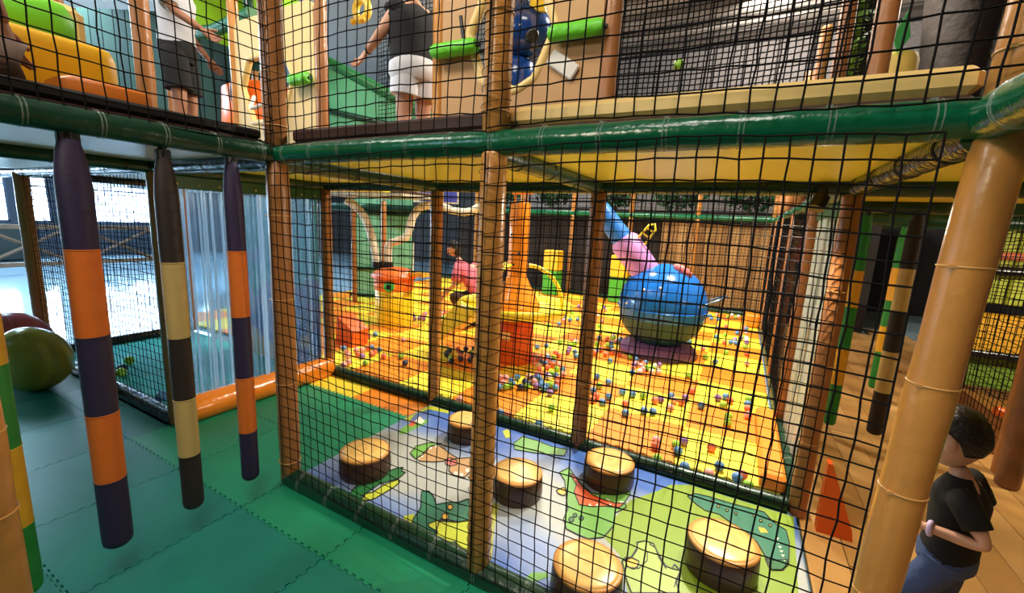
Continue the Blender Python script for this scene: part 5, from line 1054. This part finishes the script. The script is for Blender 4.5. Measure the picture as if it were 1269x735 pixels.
def person(label, base, J, f, s, shirt, trousers, headc, hsize, hair, skinm, sleeve=.5, leg=.45, cat='person', shoes=None, looks=None):
    """J: joint positions in world; s: body scale for the thicknesses"""
    t = thing('person', label, cat, base)
    R = dict(pel=(.105, .085), wai=(.095, .075), che=(.11, .085), nek=.045, hed=.05, shl=.05, shr=.05, ell=.036, elr=.036, wrl=.025, wrr=.025, hpl=.075, hpr=.075, knl=.05, knr=.05, anl=.034, anr=.034, tol=.03, tor=.03)
    Js = {k: (J[k], tuple(q*s for q in R[k]) if isinstance(R[k], tuple) else R[k]*s) for k in R}
    vs, fs = skin_mesh(Js, BE, 'pel'); mb = MB(); mb.add(vs, fs, 0, True)
    V = {k: Vector(v) for k, v in J.items()}
    for sd, sg in (('l', 1), ('r', -1)):
        hand(mb, V['wr'+sd], V['wr'+sd]-V['el'+sd], Vector((0, 0, -1)).cross((V['wr'+sd]-V['el'+sd]).normalized())*sg+Vector((0, 0, -.4)), s*1.0)
    part('body', mb, skinm, t)
    fv = Vector(f).normalized(); lv = (V['shl']-V['shr']).normalized()
    # shirt: lofted trunk with sleeves
    up_ = (V['nek']-V['pel']).normalized(); fw_ = lv.cross(up_)
    fw_ = fw_ if fw_.dot(fv) > 0 else -fw_
    sm = MB(); rings = []
    sp = [V['pel']-up_*.03*s, V['pel'].lerp(V['wai'], .5), V['wai'], V['wai'].lerp(V['che'], .55), V['che'], V['che'].lerp(V['nek'], .45), V['che'].lerp(V['nek'], .8), V['nek']]
    wd = [.172, .165, .16, .172, .185, .165, .10, .06]; dp = [.125, .12, .115, .12, .125, .10, .07, .052]
    for p, a, b in zip(sp, dp, wd): rings.append(ering(p, fw_, lv, a*s, b*s))
    sm.loft(rings)
    for sd in 'lr':
        a, b = V['sh'+sd], V['el'+sd]; e = a.lerp(b, sleeve*1.6 if sleeve < .6 else sleeve)
        i0 = a.lerp(V['che'], .45)
        sm.tube([i0, a, a.lerp(e, .5), e, e+(b-a).normalized()*.001], [.055*s, .07*s, .066*s, .062*s, .052*s], 16)
    part('shirt', sm, shirt, t)
    tm = MB(); sp = [V['wai'].lerp(V['pel'], .35), V['pel'], V['pel']-up_*.06*s, (V['hpl']+V['hpr'])/2-up_*.05*s]
    rings = [ering(p, fw_, lv, a*s, b*s) for p, a, b in zip(sp, (.112, .128, .125, .10), (.155, .170, .175, .16))]; tm.loft(rings)
    for sd in 'lr':
        a, b, c_ = V['hp'+sd], V['kn'+sd], V['an'+sd]
        if leg <= 1: e = a.lerp(b, leg); tm.tube([a+up_*.04*s, a, a.lerp(e, .5), e], [.085*s, .098*s, .096*s, .094*s], 16)
        else: pp = smooth([a+up_*.04*s, a.lerp(b, .12), a.lerp(b, .5), b.lerp(a, .06)+(b-(a+c_)/2)*.06, b.lerp(c_, .45), c_.lerp(b, .08)], 5); n_ = len(pp)-1; tm.tube(pp, [(.096+(.058-.096)*k_/n_)*s for k_ in range(n_+1)], 16)
    part('trousers' if leg > 1 else 'shorts', tm, trousers, t)
    for sd in 'lr':
        a, b = V['an'+sd], V['to'+sd]; part('shoe', MB().tube([a+Vector((0, 0, .0)), a.lerp(b, .3)-Vector((0, 0, .015*s)), b], [.045*s, .05*s, .036*s], 12), shoes or M_TIEB, t)
    head(t, headc, hsize, looks or f, hair=hair)
    return t
def stand(base, ang, h, arms, lean=(0, 0), hipdx=0):
    """standing joint set; local x forward, y left; arms: (elbow_l, wrist_l, elbow_r, wrist_r) in local metres at unit height 1.62"""
    k = h/1.62; ca, sa = math.cos(ang), math.sin(ang); b = Vector(base)
    def L(x, y, z): 
        x, y, z = x*k, y*k, z*k; q = max(0, z-.85*k); x += lean[0]*q; y += lean[1]*q
        return tuple(b+Vector((x*ca-y*sa, x*sa+y*ca, z)))
    J = dict(pel=L(0, 0, .90), wai=L(0, 0, 1.04), che=L(.01, 0, 1.26), nek=L(0, 0, 1.39), hed=L(.01, 0, 1.46), shl=L(0, .165, 1.33), shr=L(0, -.165, 1.33),
             hpl=L(0, .085, .84), hpr=L(0, -.085, .84), knl=L(.03, .095, .47), knr=L(.03, -.095, .47), anl=L(-.01, .10, .08), anr=L(-.01, -.10, .08), tol=L(.15, .11, .035), tor=L(.15, -.11, .035))
    for n, p in zip(('ell', 'wrl', 'elr', 'wrr'), arms): J[n] = tuple(p) if len(p) == 4 else L(*p)
    return {q: tuple(v[:3]) for q, v in J.items()}, L
M_SKIN2 = mat('skin_brown', (168, 112, 82), .5)
M_WHITET = mat('white_cotton', (196, 198, 206), .8, bump=.2, bscale=12)
M_BLACKC = mat('black_cotton', (14, 14, 16), .85, bump=.2, bscale=12)
a1 = .75
J, L = stand((-1.98, .50, 1.94), a1, 1.58, ((-.02, .26, 1.10), (.12, .26, .92), (.06, -.22, 1.12), (.26, -.20, 1.0)))
person('adult in a white top and black shorts on the upper floor', (-1.98, .50, 1.94), J, (math.cos(a1), math.sin(a1), 0), .98, M_WHITET, M_BLACKC, L(.02, 0, 1.54), .215, 'long', M_SKIN2, .9, .75)
a2 = 2.75
J, L = stand((-.27, 1.36, 1.94), a2, 1.45, ((.05, .27, 1.14), (.30, .32, 1.02), (.04, -.26, 1.08), (.2, -.2, .9)), lean=(.06, 0))
t = person('adult in a black sleeveless top and white shorts reaching out on the upper floor', (-.27, 1.36, 1.94), J, (math.cos(a2), math.sin(a2), 0), 1.22, M_BLACKC, mat('white_denim', (226, 226, 230), .8, bump=.3, bscale=14), L(.04, 0, 1.54), .21, 'long', M_SKIN, .16, .5)
part('wrist_watch', ring(MB(), Vector(J['wrl']).lerp(Vector(J['ell']), .12), .026, .01, ax='x', n=14), M_TIEB, t)
q = Vector(L(.19, .06, .90)); part('waist_bag', MB().box(q, (.10, .18, .20), rz=a2, bev=.03), M_BLACKC, t)
# person sitting low at the left edge behind the upper net
B = Vector((-.28, -1.05, 1.945))
J = dict(pel=(-.29, -1.22, 2.08), wai=(-.29, -1.24, 2.20), che=(-.28, -1.20, 2.42), nek=(-.27, -1.17, 2.56), hed=(-.27, -1.15, 2.62), shl=(-.42, -1.16, 2.49), shr=(-.16, -1.22, 2.49),
         ell=(-.36, -.96, 2.32), wrl=(-.30, -.90, 2.17), elr=(-.17, -.90, 2.30), wrr=(-.19, -.86, 2.165), hpl=(-.36, -1.16, 2.07), hpr=(-.22, -1.22, 2.07),
         knl=(-.36, -.86, 2.05), knr=(-.18, -.84, 2.055), anl=(-.36, -1.12, 1.995), anr=(-.22, -1.12, 1.995), tol=(-.36, -1.24, 1.985), tor=(-.22, -1.26, 1.985))
person('person kneeling in taupe trousers in front of the yellow step', tuple(B), J, (.3, .95, 0), .95, mat('grey_top', (120, 116, 118), .8), mat('taupe_cotton', (146, 124, 112), .85, bump=.2, bscale=14), (-.26, -1.13, 2.71), .20, 'short', M_SKIN2, .5, 2)
# crouching person in pink by the fountain
J = dict(pel=(-1.10, 3.80, .42), wai=(-1.16, 3.78, .56), che=(-1.32, 3.73, .82), nek=(-1.44, 3.69, .98), hed=(-1.48, 3.67, 1.04), shl=(-1.40, 3.58, .92), shr=(-1.28, 3.86, .92),
         ell=(-1.38, 3.48, .66), wrl=(-1.56, 3.48, .48), elr=(-1.48, 3.84, .70), wrr=(-1.64, 3.72, .54), hpl=(-1.10, 3.72, .38), hpr=(-1.06, 3.88, .38),
         knl=(-1.46, 3.58, .46), knr=(-1.42, 3.80, .46), anl=(-1.20, 3.66, .09), anr=(-1.16, 3.86, .09), tol=(-1.36, 3.58, .035), tor=(-1.32, 3.80, .035))
person('person in a pink shirt and brown trousers crouching beside the fountain tray', (-1.20, 3.76, 0), J, (-.9, -.45, -.2), .95, mat('pink_cotton', (222, 110, 128), .8, bump=.2, bscale=12), mat('brown_cotton', (74, 54, 44), .85), (-1.53, 3.655, 1.16), .24, 'long', M_SKIN, .5, 2, looks=(-.85, -.5, -.35))
# walking child in the corridor
ac = 2.72; cf = Vector((math.cos(ac), math.sin(ac), 0)); clv = Vector((-math.sin(ac), math.cos(ac), 0)); cb = Vector((2.965, .575, 0))
def Cc(x, y, z): return tuple(cb+cf*x+clv*y+Vector((0, 0, z)))
J = dict(pel=Cc(-.01, 0, .47), wai=Cc(-.015, 0, .55), che=Cc(-.01, 0, .68), nek=Cc(.0, 0, .765), hed=Cc(.015, 0, .80), shl=Cc(-.02, .10, .72), shr=Cc(-.02, -.10, .72),
         ell=Cc(-.10, .135, .60), wrl=Cc(.06, .13, .585), elr=Cc(-.08, -.13, .60), wrr=Cc(.08, -.09, .60), hpl=Cc(-.01, .055, .44), hpr=Cc(-.01, -.055, .44),
         knl=Cc(.07, .06, .25), knr=Cc(-.02, -.06, .25), anl=Cc(.04, .065, .05), anr=Cc(-.12, -.065, .06), tol=Cc(.14, .07, .025), tor=Cc(-.03, -.07, .025))
t = person('small child in a black T-shirt and blue jeans walking behind the thick tan post', tuple(cb), J, cf, .64, M_BLACKC, mat('blue_denim', (66, 84, 128), .85, bump=.3, bscale=30), Cc(.045, 0, .895), .228, 'short', M_SKIN, .62, 2)
wl_ = Vector(J['wrl']).lerp(Vector(J['ell']), .16)
rg = MB(); fr = frame(Vector(J['wrl'])-Vector(J['ell']))
rg.tube([wl_+fr @ Vector((0, .021*math.cos(q_), .021*math.sin(q_))) for q_ in [2*PI*k/16 for k in range(16)]], .008, 8, closed=True)
part('wrist_band', rg, mat('lilac_band', (214, 190, 230), .5), t)
